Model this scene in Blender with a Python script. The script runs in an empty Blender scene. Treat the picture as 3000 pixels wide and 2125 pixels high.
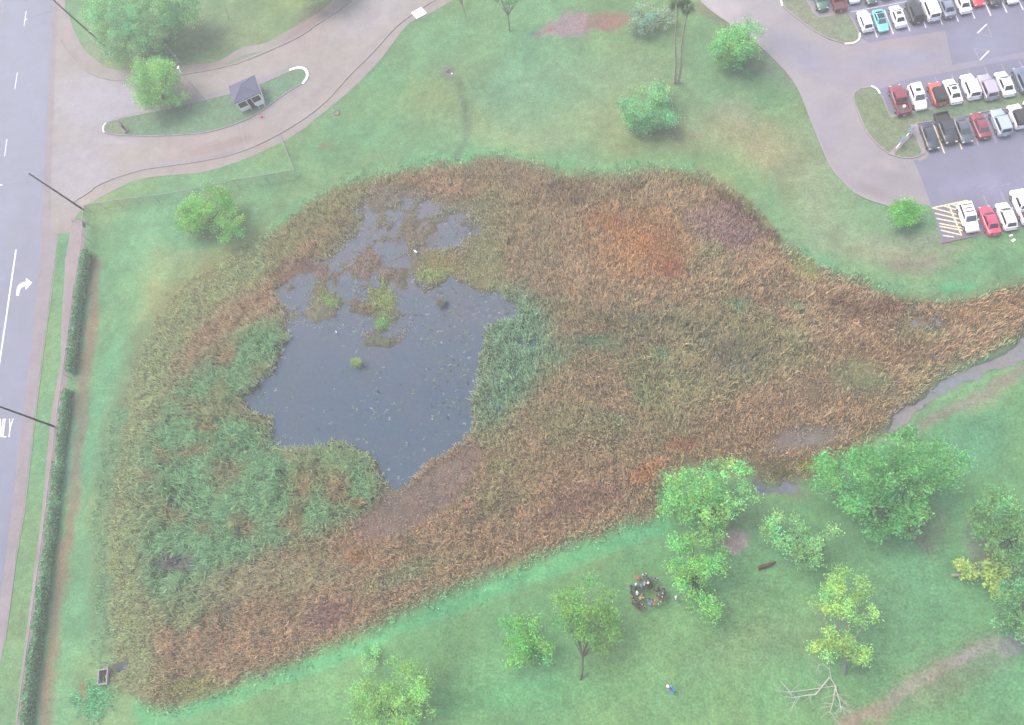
import bpy, bmesh, math, random
import numpy as np
from mathutils import Vector, Matrix, geometry
random.seed(7); rng = np.random.default_rng(7)
R = math.radians
SC = bpy.context.scene
HAZE = 0.0012
COL = SC.collection

# ------------------------------------------------------------------ camera
FPX, H = 2200.0, 103.0                      # focal length in photo pixels, flying height
NV = np.array([430.0, 907.5, FPX]); NV /= np.linalg.norm(NV)   # straight down, seen from the camera
EZ = -NV
EX = np.array([1.0, 0, 0]) - NV[0] * NV; EX /= np.linalg.norm(EX)
EY = np.cross(EZ, EX)
def W(v): return Vector((float(np.dot(v, EX)), float(np.dot(v, EY)), float(np.dot(v, EZ))))
cam = bpy.data.cameras.new('camera'); co = bpy.data.objects.new('camera', cam); COL.objects.link(co)
r_, u_, b_ = W(np.array([1., 0, 0])), W(np.array([0, -1., 0])), W(np.array([0, 0, -1.]))
co.matrix_world = Matrix(((r_.x, u_.x, b_.x, 0), (r_.y, u_.y, b_.y, 0), (r_.z, u_.z, b_.z, H), (0, 0, 0, 1)))
cam.sensor_width = 36; cam.lens = 36 * FPX / 3000.0; cam.clip_end = 6000; cam.clip_start = 0.5
SC.camera = co

# ------------------------------------------------------------------ sky, sun, exposure
SUN_EL, SUN_ROT = R(58), R(-55)
wd = bpy.data.worlds.new("World"); SC.world = wd; wd.use_nodes = True
nt = wd.node_tree
sky = nt.nodes.new('ShaderNodeTexSky'); sky.sky_type = 'NISHITA'; sky.sun_disc = False
sky.sun_elevation = SUN_EL; sky.sun_rotation = SUN_ROT; sky.air_density = 1.0; sky.dust_density = 5.0; sky.ozone_density = .7
nt.links.new(sky.outputs[0], nt.nodes['Background'].inputs[0]); nt.nodes['Background'].inputs[1].default_value = 0.15
sl = bpy.data.lights.new('sun', 'SUN'); sl.energy = .65; sl.angle = R(38); sl.color = (1, .97, .93)
so = bpy.data.objects.new('sun', sl); COL.objects.link(so)
sd = Vector((math.sin(SUN_ROT) * math.cos(SUN_EL), math.cos(SUN_ROT) * math.cos(SUN_EL), math.sin(SUN_EL)))
so.rotation_euler = sd.to_track_quat('Z', 'Y').to_euler(); so.location = (0, 0, 150)
SC.view_settings.view_transform = 'Standard'; SC.view_settings.look = 'None'
SC.view_settings.gamma = 1; SC.view_settings.exposure = 1.37
SC.cycles.use_denoising = True
SC.cycles.max_bounces = 6; SC.cycles.volume_bounces = 0; SC.cycles.diffuse_bounces = 3; SC.cycles.transparent_max_bounces = 8

# ------------------------------------------------------------------ mapping
def at(px, py, z=0.0):
    v = W(np.array([px - 1500.0, py - 1062.5, FPX])); t = (z - H) / v.z
    return Vector((v.x * t, v.y * t, z))
def ats(P, z=0.0): return [at(x, y, z) for x, y in P]
def mpp(px, py, z=0.0):                    # metres per photo pixel
    v = W(np.array([px - 1500.0, py - 1062.5, FPX])); t = (z - H) / v.z
    return t
def proj(X, Y, Z):                         # world -> photo pixels (arrays)
    V = np.stack([X, Y, Z - H], -1)
    B = np.stack([EX, EY, EZ], 0)
    c = V @ B
    return 1500 + FPX * c[..., 0] / c[..., 2], 1062.5 + FPX * c[..., 1] / c[..., 2]
KS, AIR = 2.5, np.array([.075, .078, .085])
def alb(c, k=1.0):
    c = np.asarray(c, float) / 255; l = np.where(c <= .04045, c / 12.92, ((c + .055) / 1.055) ** 2.4)
    return np.clip((l - AIR) / KS * k, .006, .85)
def A4(c, k=1.0): a = alb(c, k); return (float(a[0]), float(a[1]), float(a[2]), 1)

# ------------------------------------------------------------------ noise and painting
def vn(x, y, s, seed):
    g = np.random.default_rng(seed).random((97, 97)); x = np.asarray(x) / s; y = np.asarray(y) / s
    xi = np.floor(x).astype(int); yi = np.floor(y).astype(int); fx = x - xi; fy = y - yi
    fx = fx * fx * (3 - 2 * fx); fy = fy * fy * (3 - 2 * fy)
    a, b = g[yi % 97, xi % 97], g[yi % 97, (xi + 1) % 97]; c, d = g[(yi + 1) % 97, xi % 97], g[(yi + 1) % 97, (xi + 1) % 97]
    return (a * (1 - fx) + b * fx) * (1 - fy) + (c * (1 - fx) + d * fx) * fy
def fbm(x, y, s, seed, o=4):
    t = 0; w = 0
    for k in range(o): t = t + vn(x, y, s / 2 ** k, seed + k) * .55 ** k; w += .55 ** k
    return t / w * 2 - 1
X0, Y0, ST, NX, NY = -1000, -900, 5, 1001, 801
gx, gy = np.meshgrid(X0 + ST * np.arange(NX), Y0 + ST * np.arange(NY))
def pmask(P, feather=0):
    P = np.array(P, float); pad = feather * 2 + 10
    i0 = max(0, int((P[:, 0].min() - pad - X0) / ST)); i1 = min(NX, int((P[:, 0].max() + pad - X0) / ST) + 2)
    j0 = max(0, int((P[:, 1].min() - pad - Y0) / ST)); j1 = min(NY, int((P[:, 1].max() + pad - Y0) / ST) + 2)
    x = gx[j0:j1, i0:i1]; y = gy[j0:j1, i0:i1]; m = np.zeros(x.shape, bool); n = len(P)
    for k in range(n):
        xa, ya = P[k]; xb, yb = P[(k + 1) % n]
        if ya == yb: continue
        c = ((ya > y) != (yb > y)) & (x < (xb - xa) * (y - ya) / (yb - ya) + xa); m ^= c
    m = m.astype(float); r = int(feather / ST)
    if r > 0:
        for _ in range(2):
            for ax in (0, 1):
                q = np.apply_along_axis(lambda v: np.convolve(v, np.ones(2 * r + 1) / (2 * r + 1), 'same'), ax, m); m = q
    M = np.zeros((NY, NX)); M[j0:j1, i0:i1] = m; return M
def bmask(x, y, rx, ry, ang=0, hard=.5):
    a = R(ang); dx = gx - x; dy = gy - y; u = (dx * math.cos(a) + dy * math.sin(a)) / rx; v = (-dx * math.sin(a) + dy * math.cos(a)) / ry
    return np.clip((1 - np.sqrt(u * u + v * v)) / hard, 0, 1)
def lmask(P, w, feather=10):
    M = np.full((NY, NX), 1e9)
    for (xa, ya), (xb, yb) in zip(P[:-1], P[1:]):
        L2 = (xb - xa) ** 2 + (yb - ya) ** 2 + 1e-9; t = np.clip(((gx - xa) * (xb - xa) + (gy - ya) * (yb - ya)) / L2, 0, 1)
        M = np.minimum(M, np.hypot(gx - xa - t * (xb - xa), gy - ya - t * (yb - ya)))
    return np.clip((w / 2 + feather - M) / feather, 0, 1)
RC = np.zeros((NY, NX, 3)); RC[:] = alb((150, 190, 152))           # ground colour
RD = np.zeros((NY, NX)); RH = np.ones((NY, NX)) * .5; RW = np.zeros((NY, NX))   # reed density, height, wetness
RB = np.zeros((NY, NX, 3)); RB[:] = alb((146, 188, 156))           # blade colour
def paint(M, c=None, a=1.0, d=None, h=None, w=None, blade=None):
    m = (M * a)[..., None]
    if c is not None: RC[:] = RC * (1 - m) + alb(c) * m
    bc = blade if blade is not None else c
    if bc is not None: RB[:] = RB * (1 - m) + alb(bc) * m
    if d is not None: RD[:] = RD * (1 - M) + d * M
    if h is not None: RH[:] = RH * (1 - M) + h * M
    if w is not None: RW[:] = RW * (1 - M) + w * M
S = 1.3083
def F(P): return [(x * S, y * S) for x, y in P]
def fb(x, y, rx, ry, ang=0, hard=.6): return bmask(x * S, y * S, rx * S, ry * S, ang, hard)
# lawns
paint(fb(1300, 230, 420, 160), (162, 190, 158), .8); paint(fb(1150, 200, 120, 90), (150, 195, 165), .5)
paint(fb(1850, 350, 200, 150), (172, 192, 158), .9); paint(fb(1900, 520, 190, 110), (168, 192, 155), .8)
paint(fb(2050, 560, 150, 60), (170, 180, 158), .8); paint(fb(2200, 590, 200, 40), (135, 185, 150), .7)
paint(fb(1640, 260, 60, 60), (172, 188, 165), .6); paint(fb(1750, 160, 120, 50, 30), (160, 175, 160), .6)
paint(fb(760, 330, 130, 60, -25), (145, 198, 160), .8); paint(fb(850, 200, 80, 80), (140, 190, 150), .6)
paint(fb(560, 60, 250, 90), (165, 185, 150), .8); paint(fb(640, 50, 130, 60, 20), (150, 188, 152), .8); paint(fb(700, 40, 60, 40, -20), (165, 160, 150), .5)
paint(fb(230, 100, 60, 70, 40), (175, 190, 165), .7); paint(fb(380, 150, 120, 25, 0), (172, 180, 160), .6)
paint(fb(350, 560, 180, 140), (142, 196, 162), .7); paint(fb(330, 620, 60, 120, 20), (165, 198, 160), .6); paint(fb(410, 580, 70, 30, 0), (172, 190, 158), .5)
paint(pmask(F([(140, 500), (330, 480), (330, 700), (290, 850), (240, 1000), (215, 1250), (190, 1450), (150, 1640), (50, 1640), (130, 900)]), 20), (142, 197, 160), .8)
paint(pmask(F([(360, 1640), (700, 1500), (1000, 1380), (1300, 1260), (1480, 1180), (1600, 1080), (1900, 1040), (2293, 800), (2800, 500), (2900, 2000), (300, 2100)]), 20), (140, 190, 146), .95)
paint(fb(1900, 1300, 420, 280), (138, 188, 148), .6); paint(fb(1750, 1430, 330, 80, -20), (146, 178, 146), .5); paint(fb(2150, 1000, 160, 90, -30), (135, 196, 162), .7)
paint(fb(2220, 880, 110, 30, -35), (172, 192, 158), .8); paint(fb(2080, 1180, 60, 70), (150, 165, 140), .7); paint(fb(1700, 1180, 110, 60), (140, 172, 145), .6)
paint(fb(2150, 1500, 260, 70, -25), (158, 172, 145), .7); paint(fb(2250, 1250, 60, 90), (150, 165, 145), .7); paint(fb(1100, 1560, 400, 50, -5), (134, 194, 146), .7)
paint(fb(1330, 1240, 60, 60), (150, 178, 142), .7); paint(fb(1400, 1180, 60, 30, -20), (155, 175, 145), .6)
paint(fb(2050, 1200, 90, 25, 50), (160, 155, 145), .4)
paint(fb(1700, 320, 190, 80, 35, .9), (188, 194, 160), .9); paint(fb(1560, 300, 120, 40, 10, .9), (178, 190, 160), .7); paint(fb(1950, 560, 170, 48, 20, .9), (188, 192, 158), .9); paint(fb(2070, 585, 90, 25, 0, .9), (184, 176, 158), .7); paint(fb(1830, 470, 80, 110, -30, .9), (184, 194, 158), .85)
paint(fb(330, 680, 30, 90, 25, .9), (182, 192, 150), .6); paint(fb(1180, 310, 200, 30, 5, .9), (170, 190, 160), .6)
# mint bank strips
paint(lmask(F([(330, 1600), (480, 1560), (640, 1490), (830, 1425), (1000, 1345), (1110, 1300), (1290, 1235), (1380, 1195), (1465, 1170)]), 44 * S, 30), (130, 208, 162), .95, d=.18, h=.35)
paint(lmask(F([(420, 640), (560, 560), (700, 450), (800, 405), (930, 375), (1050, 352), (1180, 362), (1280, 385), (1420, 378), (1540, 375)]), 18 * S, 22), (144, 204, 160), .85, d=.18, h=.35)
paint(lmask(F([(1800, 560), (1860, 600), (1930, 640), (2020, 655)]), 12 * S, 12), (132, 196, 158), .9)
paint(lmask(F([(2110, 640), (2170, 640)]), 12 * S, 8), (132, 204, 160), .9); paint(lmask(F([(1960, 1530 * .76), (2293, 700)]), 1, 1), None)
paint(lmask(F([(2210, 800), (2260, 775), (2293, 755)]), 10 * S, 8), (128, 200, 158), .9)
# trails and bare patches
paint(lmask([(1312, 215), (1345, 240), (1364, 300), (1368, 360), (1355, 420), (1330, 460)], 10, 12), (138, 165, 140), .8)
paint(bmask(1312, 212, 26, 20), (158, 165, 160), .9)
paint(pmask([(1555, 95), (1600, 75), (1660, 42), (1715, 42), (1722, 80), (1720, 105), (1650, 115), (1610, 105)], 6), (202, 180, 182), 1)
paint(pmask([(1715, 50), (1790, 40), (1850, 50), (1842, 75), (1790, 90), (1722, 95)], 8), (178, 158, 148), .95)
paint(lmask([(1560, 98), (1620, 84)], 8, 6), (195, 165, 150), .8); paint(fb(1450, 20, 160, 30), (125, 170, 140), .6)
paint(bmask(2150, 1588, 46, 44, 0, .25), (214, 196, 190), 1); paint(bmask(2125, 1560, 60, 80, 30, 1), (165, 162, 145), .6)
paint(lmask([(2420, 2150), (2560, 2080), (2640, 2025), (2720, 1985), (2820, 1925), (2900, 1895), (3020, 1850), (3200, 1800)], 20, 16), (190, 188, 168), .85)
paint(lmask([(2790, 1945), (2860, 1915)], 16, 10), (196, 190, 178), .8); paint(lmask([(2940, 1900), (3100, 1830)], 30, 14), (186, 182, 170), .8)
paint(lmask([(2500, 2110), (2560, 2085), (2580, 2100)], 40, 16), (184, 180, 160), .7)
paint(lmask([(2860, 1560), (2880, 1640)], 50, 30), (160, 150, 145), .6)
paint(lmask([(278, 770), (262, 1000), (244, 1120), (230, 1300), (212, 1500), (192, 1640), (155, 1900), (128, 2130)], 14, 20), (174, 162, 142), .85)
paint(fb(2010, 600, 30, 20), (172, 165, 150), .6); paint(fb(1015, 440 * .76, 1, 1), None)
paint(bmask(955, 430, 25, 12, 20), (175, 165, 145), .6)
paint(lmask([(2045, 20), (2110, 60), (2150, 100)], 22, 10), (165, 170, 145), .7)
# the marsh
MARSH = F([(1030, 365), (1140, 360), (1230, 385), (1270, 412), (1330, 400), (1370, 412), (1400, 392), (1480, 385), (1570, 392), (1640, 430), (1700, 490), (1760, 550), (1820, 590), (1930, 640), (2010, 665), (2100, 680), (2180, 665), (2293, 640), (2500, 600), (2500, 700), (2293, 768), (2230, 790), (2150, 820), (2080, 870), (2010, 930), (1960, 975), (1900, 1010), (1850, 1050), (1780, 1078), (1700, 1075), (1640, 1040), (1560, 1040), (1505, 1070), (1485, 1140), (1460, 1160), (1380, 1185), (1280, 1218), (1180, 1258), (1060, 1298), (960, 1343), (860, 1398), (760, 1438), (660, 1478), (560, 1518), (470, 1555), (400, 1590), (350, 1590), (300, 1550), (262, 1530), (245, 1460), (240, 1300), (232, 1200), (245, 1100), (265, 1000), (290, 880), (320, 780), (370, 700), (420, 640), (480, 610), (560, 570), (630, 510), (700, 460), (760, 420), (830, 402), (920, 382)])
paint(pmask(MARSH, 24), (158, 146, 122), 1, d=.95, h=.75, w=.09, blade=(182, 162, 136))
GR = pmask(F([(640, 715), (655, 760), (610, 845), (545, 885), (560, 920), (605, 935), (612, 990), (655, 1005), (750, 982), (822, 1015), (868, 1105), (840, 1140), (760, 1175), (700, 1210), (560, 1250), (470, 1370), (385, 1390), (322, 1330), (305, 1150), (318, 1010), (380, 880), (480, 800), (560, 730)]), 30)
MK = pmask(MARSH, 20) * (1 - GR) * np.clip((RD - .3) * 3, 0, 1)
na = fbm(gx, gy, 210, 301, 4); nb = fbm(gx, gy, 130, 311, 4); nc = fbm(gx, gy, 60, 321, 3)
def nmix(m, c, bl): 
    m = (MK * np.clip(m, 0, 1))[..., None]; RC[:] = RC * (1 - m) + alb(c) * m; RB[:] = RB * (1 - m) + alb(bl) * m
nmix((na - .06) * 1.5, (138, 146, 112), (158, 168, 130)); nmix((nb - .12) * 2.2, (166, 152, 126), (184, 164, 138)); nmix((nc - .22) * 2.2, (136, 130, 108), (160, 150, 126)); nmix((-na - .15) * 2.0, (164, 152, 128), (182, 160, 136))
paint(lmask(F([(300, 1500), (262, 1350), (262, 1150), (290, 950), (330, 830), (400, 690), (500, 620), (600, 570)]), 60 * S, 60), (160, 170, 134), .95, h=.55, blade=(172, 182, 142))
paint(lmask(F([(235, 1480), (225, 1250), (240, 1060), (270, 930)]), 20 * S, 24), (140, 180, 146), .7, d=.35, h=.4)
paint(lmask(F([(620, 560), (700, 490), (760, 440)]), 30 * S, 30), (165, 165, 130), .9, h=.7)
paint(fb(1300, 430, 150, 60), (165, 152, 128), .7); paint(fb(1120, 390, 160, 40), (168, 155, 132), .8, h=.5)
paint(fb(1080, 600, 60, 180, 0), (162, 165, 132), .9, h=.4); paint(fb(1190, 560, 90, 130), (162, 155, 132), .6)
paint(fb(1280, 430, 60, 40), (142, 128, 112), .6); paint(fb(1230, 690, 120, 40), (150, 150, 125), .5)
paint(GR, (112, 136, 108), 1, d=1, h=1.1, w=.15, blade=(144, 182, 142))
for x, y, rx, ry, an, a in [(450, 1010, 50, 20, -10, .9), (380, 1020, 40, 20, 20, .7), (510, 800, 50, 30, -30, .8), (690, 1090, 20, 50, 0, .7), (480, 960, 25, 18, 0, .9), (760, 1100, 40, 60, 10, .8), (560, 1180, 60, 30, 0, .7), (400, 1160, 60, 30, 0, .6), (800, 1130, 30, 12, 0, 1), (520, 1060, 60, 40, 0, .5), (660, 1170, 40, 40, 0, .7), (340, 1070, 40, 20, 0, .6), (470, 1190, 30, 20, 0, .7)]:
    paint(fb(x, y, rx, ry, an, .8), (150, 128, 105), a, blade=(176, 146, 120))
paint(fb(590, 1300, 260, 60, -8), (158, 156, 128), .8, h=.8, blade=(176, 172, 142)); paint(fb(400, 1370, 80, 50), (158, 168, 130), .8)
paint(fb(400, 1260, 60, 25), (138, 132, 132), .9, d=.3, w=.8); paint(fb(740, 1375, 75, 40, -15), (152, 130, 120), .9, blade=(165, 138, 132))
paint(fb(430, 1540, 90, 45, -10), (168, 168, 125), .9, h=.6); paint(fb(900, 1290, 150, 30, -20), (155, 168, 135), .6)
paint(fb(800, 1250, 50, 20), (175, 140, 105), .7)
# centre and right of the marsh
paint(pmask(F([(1075, 650), (1180, 640), (1250, 740), (1210, 830), (1180, 900), (1120, 940), (1060, 1000), (1060, 900), (1075, 800)]), 30), (112, 140, 122), 1, d=.85, h=.9, w=.3, blade=(148, 176, 146))
paint(fb(1480, 730, 230, 60, 5), (132, 128, 108), .8, d=.9, h=1, blade=(160, 155, 128)); paint(fb(1660, 800, 130, 70, 10), (122, 128, 112), .8, h=1.0, w=.35, blade=(150, 150, 125))
for x, y, rx, ry in [(1330, 770, 90, 30), (1650, 680, 45, 20), (1480, 790, 30, 25), (1395, 935, 25, 15), (1250, 800, 50, 30), (1790, 690, 30, 15)]:
    paint(fb(x, y, rx, ry, 0, .9), (132, 165, 135), .75, d=.6, h=.6)
paint(fb(1430, 545, 150, 110, 20, .9), (184, 142, 106), .95, d=.8, h=.5, blade=(200, 160, 122)); paint(fb(1350, 500, 60, 25, 10), (178, 138, 108), .6); paint(fb(1500, 600, 40, 30), (180, 128, 108), .7)
paint(fb(1630, 510, 115, 75, 15), (152, 132, 126), .9, d=.85, h=.6, blade=(168, 146, 142)); paint(lmask(F([(1600, 430), (1680, 475), (1740, 540)]), 8 * S, 20), (130, 112, 100), .8)
paint(lmask(F([(1500, 395), (1620, 420), (1720, 500)]), 10 * S, 14), (160, 160, 125), .8); paint(fb(1800, 600, 40, 60, -40), (175, 178, 132), .8, h=.35)
paint(fb(1450, 1000, 380, 100, -12), (160, 140, 116), .5, blade=(176, 156, 132)); paint(fb(1450, 1060, 60, 25, -30), (188, 145, 105), .9, blade=(200, 158, 118)); paint(fb(1530, 1000, 50, 20, -10), (180, 135, 112), .6)
paint(fb(1310, 1120, 160, 40, -15), (158, 132, 122), .6); paint(fb(1900, 690, 70, 35, 10), (140, 124, 108), .7); paint(fb(1990, 690, 60, 20, 0), (158, 128, 115), .7)
paint(fb(1930, 850, 110, 65, 20, .8), (158, 165, 132), .95, h=.35, d=.7); paint(fb(1820, 880, 70, 50), (165, 148, 128), .7, h=.4)
paint(fb(2090, 725, 60, 22, 5), (150, 146, 140), .8, d=.5, w=.35); paint(fb(2200, 690, 150, 40, -10), (172, 145, 118), .7, h=.6, blade=(182, 156, 128)); paint(fb(2070, 790, 90, 40, 0), (168, 146, 125), .7)
paint(fb(1800, 980, 110, 35, -10), (164, 160, 154), .9, d=.35, h=.3, w=.2); paint(fb(1730, 1040, 60, 30), (140, 142, 115), .8, d=.6, h=.4)
paint(fb(1820, 1040, 50, 22, -15), (152, 162, 100), .9, h=.5); paint(fb(1755, 1062, 35, 20), (128, 128, 95), .9)
MG = GR * np.clip((fbm(gx, gy, 110, 331, 4) - .14) * 1.8, 0, .5); m_ = MG[..., None]; RC[:] = RC * (1 - m_) + alb((146, 132, 106)) * m_; RB[:] = RB * (1 - m_) + alb((176, 156, 124)) * m_
# mud apron south-east of the pond
paint(pmask(F([(860, 1105), (920, 1088), (1010, 1025), (1075, 990), (1090, 1030), (1020, 1120), (920, 1190), (830, 1215), (790, 1180), (840, 1140)]), 14), (158, 148, 138), 1, d=.6, h=.35, w=.12, blade=(172, 154, 144))
# open water
P1 = pmask(F([(640, 725), (700, 715), (770, 735), (830, 770), (900, 765), (930, 700), (960, 640), (1010, 620), (1080, 650), (1150, 665), (1160, 700), (1085, 730), (1078, 800), (1070, 860), (1055, 905), (1062, 955), (1010, 1010), (962, 1035), (910, 1085), (872, 1098), (850, 1060), (820, 1018), (790, 1000), (750, 985), (700, 1000), (655, 1008), (614, 990), (610, 940), (565, 922), (540, 890), (572, 858), (605, 840), (625, 790), (648, 760)]), 7)
P2 = pmask(F([(800, 465), (870, 430), (940, 445), (1000, 465), (1060, 478), (1070, 520), (1010, 560), (965, 600), (955, 650), (940, 720), (860, 745), (760, 745), (660, 735), (630, 700), (650, 610), (730, 585), (790, 540), (825, 500)]), 24)
paint(np.maximum(P1, P2), (122, 126, 128), 1, d=.045, h=.28, w=1, blade=(190, 205, 188))
paint(P2, (140, 140, 130), .9, d=.42, h=.38, w=.74, blade=(162, 160, 142))
paint(fb(1000, 820, 70, 140, 10), None, 1, d=.22, h=.3); paint(fb(870, 900, 40, 60), None, 1, d=.16, h=.3); paint(fb(860, 770, 60, 40), (128, 136, 122), .8, d=.3, h=.3, w=.8)
for x, y, rx, ry, c, dd in [(925, 510, 55, 38, (158, 148, 132), .5), (828, 592, 55, 40, (165, 150, 140), .6), (985, 592, 52, 32, (160, 160, 122), .6), (975, 612, 50, 18, (160, 182, 132), .5), (860, 670, 38, 45, (158, 182, 124), .7), (855, 722, 24, 18, (128, 194, 132), .8), (825, 695, 25, 30, (158, 152, 130), .6), (715, 650, 42, 35, (155, 155, 125), .6), (738, 675, 22, 16, (148, 185, 125), .7), (700, 700, 40, 22, (150, 158, 132), .4), (1070, 460, 70, 25, (158, 158, 132), .4), (840, 760, 50, 14, (140, 150, 130), .2), (690, 600, 50, 22, (152, 132, 130), .5), (640, 620, 30, 40, (160, 140, 120), .8), (900, 430, 70, 12, (155, 148, 135), .4)]:
    paint(fb(x, y, rx * 1.25, ry * 1.25, 0, .95), c, .95, d=min(.95, dd * 1.4), h=.4, w=.1)
for x, y, rx, ry in [(760, 1020 * .9, 1, 1)]: pass
# creek and puddles
CREEK = [(2610, 1207), (2658, 1192), (2710, 1155), (2776, 1114), (2799, 1100), (2884, 1070), (2939, 1044), (3000, 1008), (3200, 880), (3200, 960), (3000, 1060), (2902, 1090), (2828, 1122), (2754, 1155), (2699, 1192), (2662, 1237), (2610, 1270), (2584, 1268), (2606, 1237)]
paint(pmask(CREEK, 5), (150, 148, 146), 1, d=0, w=1); paint(lmask([(2700, 1250), (2800, 1190), (2900, 1140), (3000, 1090)], 20, 14), (178, 172, 158), .8)
paint(pmask([(2280, 1430), (2290, 1395), (2300, 1400), (2345, 1425), (2330, 1440), (2215, 1452), (2205, 1435), (2208, 1410), (2225, 1405), (2235, 1430)], 5), (160, 160, 165), 1, d=0, w=1)
paint(fb(1770, 1105, 60, 12), (160, 165, 145), .7); paint(bmask(350, 1960, 34, 20, -40), (136, 140, 134), .8, d=.3, w=.3)
paint(fb(210, 1560, 60, 60, 30), (128, 188, 148), .85, d=.9, h=.5, blade=(132, 200, 155)); paint(fb(190, 1540, 12, 30, 0), (172, 148, 128), .7, d=.2)
RW = np.clip(RW, 0, 1)
def samp(Rr, px, py, warp=1.0):
    if warp: 
        px = px + warp * (16 * fbm(px, py, 90, 11, 3) + 7 * fbm(px, py, 22, 21, 2)); py = py + warp * (16 * fbm(px, py, 90, 31, 3) + 7 * fbm(px, py, 22, 41, 2))
    i = np.clip((px - X0) / ST, 0, NX - 1.01); j = np.clip((py - Y0) / ST, 0, NY - 1.01); i0 = i.astype(int); j0 = j.astype(int); fx = i - i0; fy = j - j0
    if Rr.ndim == 3: fx = fx[..., None]; fy = fy[..., None]
    return (Rr[j0, i0] * (1 - fx) + Rr[j0, i0 + 1] * fx) * (1 - fy) + (Rr[j0 + 1, i0] * (1 - fx) + Rr[j0 + 1, i0 + 1] * fx) * fy

# ------------------------------------------------------------------ object helpers
def tag(o, label=None, cat=None, group=None, kind=None):
    if label: o['label'] = label
    if cat: o['category'] = cat
    if group: o['group'] = group
    if kind: o['kind'] = kind
    return o
def link(name, me, m=None, parent=None):
    o = bpy.data.objects.new(name, me); COL.objects.link(o)
    if m is not None and me is not None and len(me.materials) == 0: me.materials.append(m)
    if parent: o.parent = parent
    return o
def empty(name, loc, rz=0):
    o = bpy.data.objects.new(name, None); o.location = loc; o.rotation_euler = (0, 0, rz); o.empty_display_size = .3; COL.objects.link(o); return o
def np_mesh(name, V, Fc, col=None, smooth=False):
    me = bpy.data.meshes.new(name); V = np.ascontiguousarray(V, np.float32); Fc = np.ascontiguousarray(Fc, np.int32); n = Fc.shape[1]
    me.vertices.add(len(V)); me.vertices.foreach_set('co', V.ravel()); me.loops.add(Fc.size); me.loops.foreach_set('vertex_index', Fc.ravel())
    me.polygons.add(len(Fc)); me.polygons.foreach_set('loop_start', np.arange(0, Fc.size, n, dtype=np.int32))
    me.polygons.foreach_set('use_smooth', np.full(len(Fc), smooth)); me.update(calc_edges=True)
    if col is not None: setcol(me, col)
    return me
def setcol(me, col):
    a = me.color_attributes.new('Col', 'FLOAT_COLOR', 'POINT'); c = np.ones((len(me.vertices), 4), np.float32); c[:, :3] = col; a.data.foreach_set('color', c.ravel())
def bm_mesh(name, bm, smooth=False):
    me = bpy.data.meshes.new(name); bm.normal_update(); bm.to_mesh(me); bm.free()
    if smooth: me.polygons.foreach_set('use_smooth', [True] * len(me.polygons))
    return me
def box(bm, c, s, rz=0, tilt=None):
    r = bmesh.ops.create_cube(bm, size=1.0); M = Matrix.Translation(c) @ Matrix.Rotation(rz, 4, 'Z') @ (tilt if tilt is not None else Matrix()) @ Matrix.Diagonal((s[0], s[1], s[2], 1))
    bmesh.ops.transform(bm, matrix=M, verts=r['verts']); return r['verts']
def cyl(bm, p0, p1, r0, r1=None, n=10, cap=True):
    p0, p1 = Vector(p0), Vector(p1); d = p1 - p0; r1 = r0 if r1 is None else r1
    r = bmesh.ops.create_cone(bm, cap_ends=cap, segments=n, radius1=r0, radius2=max(r1, 1e-4), depth=d.length)
    bmesh.ops.transform(bm, matrix=Matrix.Translation((p0 + p1) / 2) @ d.to_track_quat('Z', 'Y').to_matrix().to_4x4(), verts=r['verts']); return r['verts']
def sph(bm, c, s, n=10):
    r = bmesh.ops.create_uvsphere(bm, u_segments=n, v_segments=max(6, n // 2 + 2), radius=1); bmesh.ops.transform(bm, matrix=Matrix.Translation(c) @ Matrix.Diagonal((s[0], s[1], s[2], 1)), verts=r['verts']); return r['verts']
class Tubes:
    def __init__(s): s.V = []; s.F = []; s.n = 0
    def add(s, P, rad, n=6):
        P = [Vector(p) for p in P]; base = s.n
        for k, p in enumerate(P):
            d = (P[min(k + 1, len(P) - 1)] - P[max(k - 1, 0)]).normalized(); a = d.orthogonal().normalized(); b = d.cross(a)
            if k and a.dot(last) < 0: a = -a; b = -b
            last = a
            for q in range(n):
                t = 2 * math.pi * q / n; s.V.append(p + (a * math.cos(t) + b * math.sin(t)) * rad[k])
            s.n += n
        for k in range(len(P) - 1):
            for q in range(n):
                a0 = base + k * n + q; a1 = base + k * n + (q + 1) % n; s.F.append((a0, a1, a1 + n, a0 + n))
    def mesh(s, name): return np_mesh(name, np.array([tuple(v) for v in s.V]), np.array(s.F), smooth=True)

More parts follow.
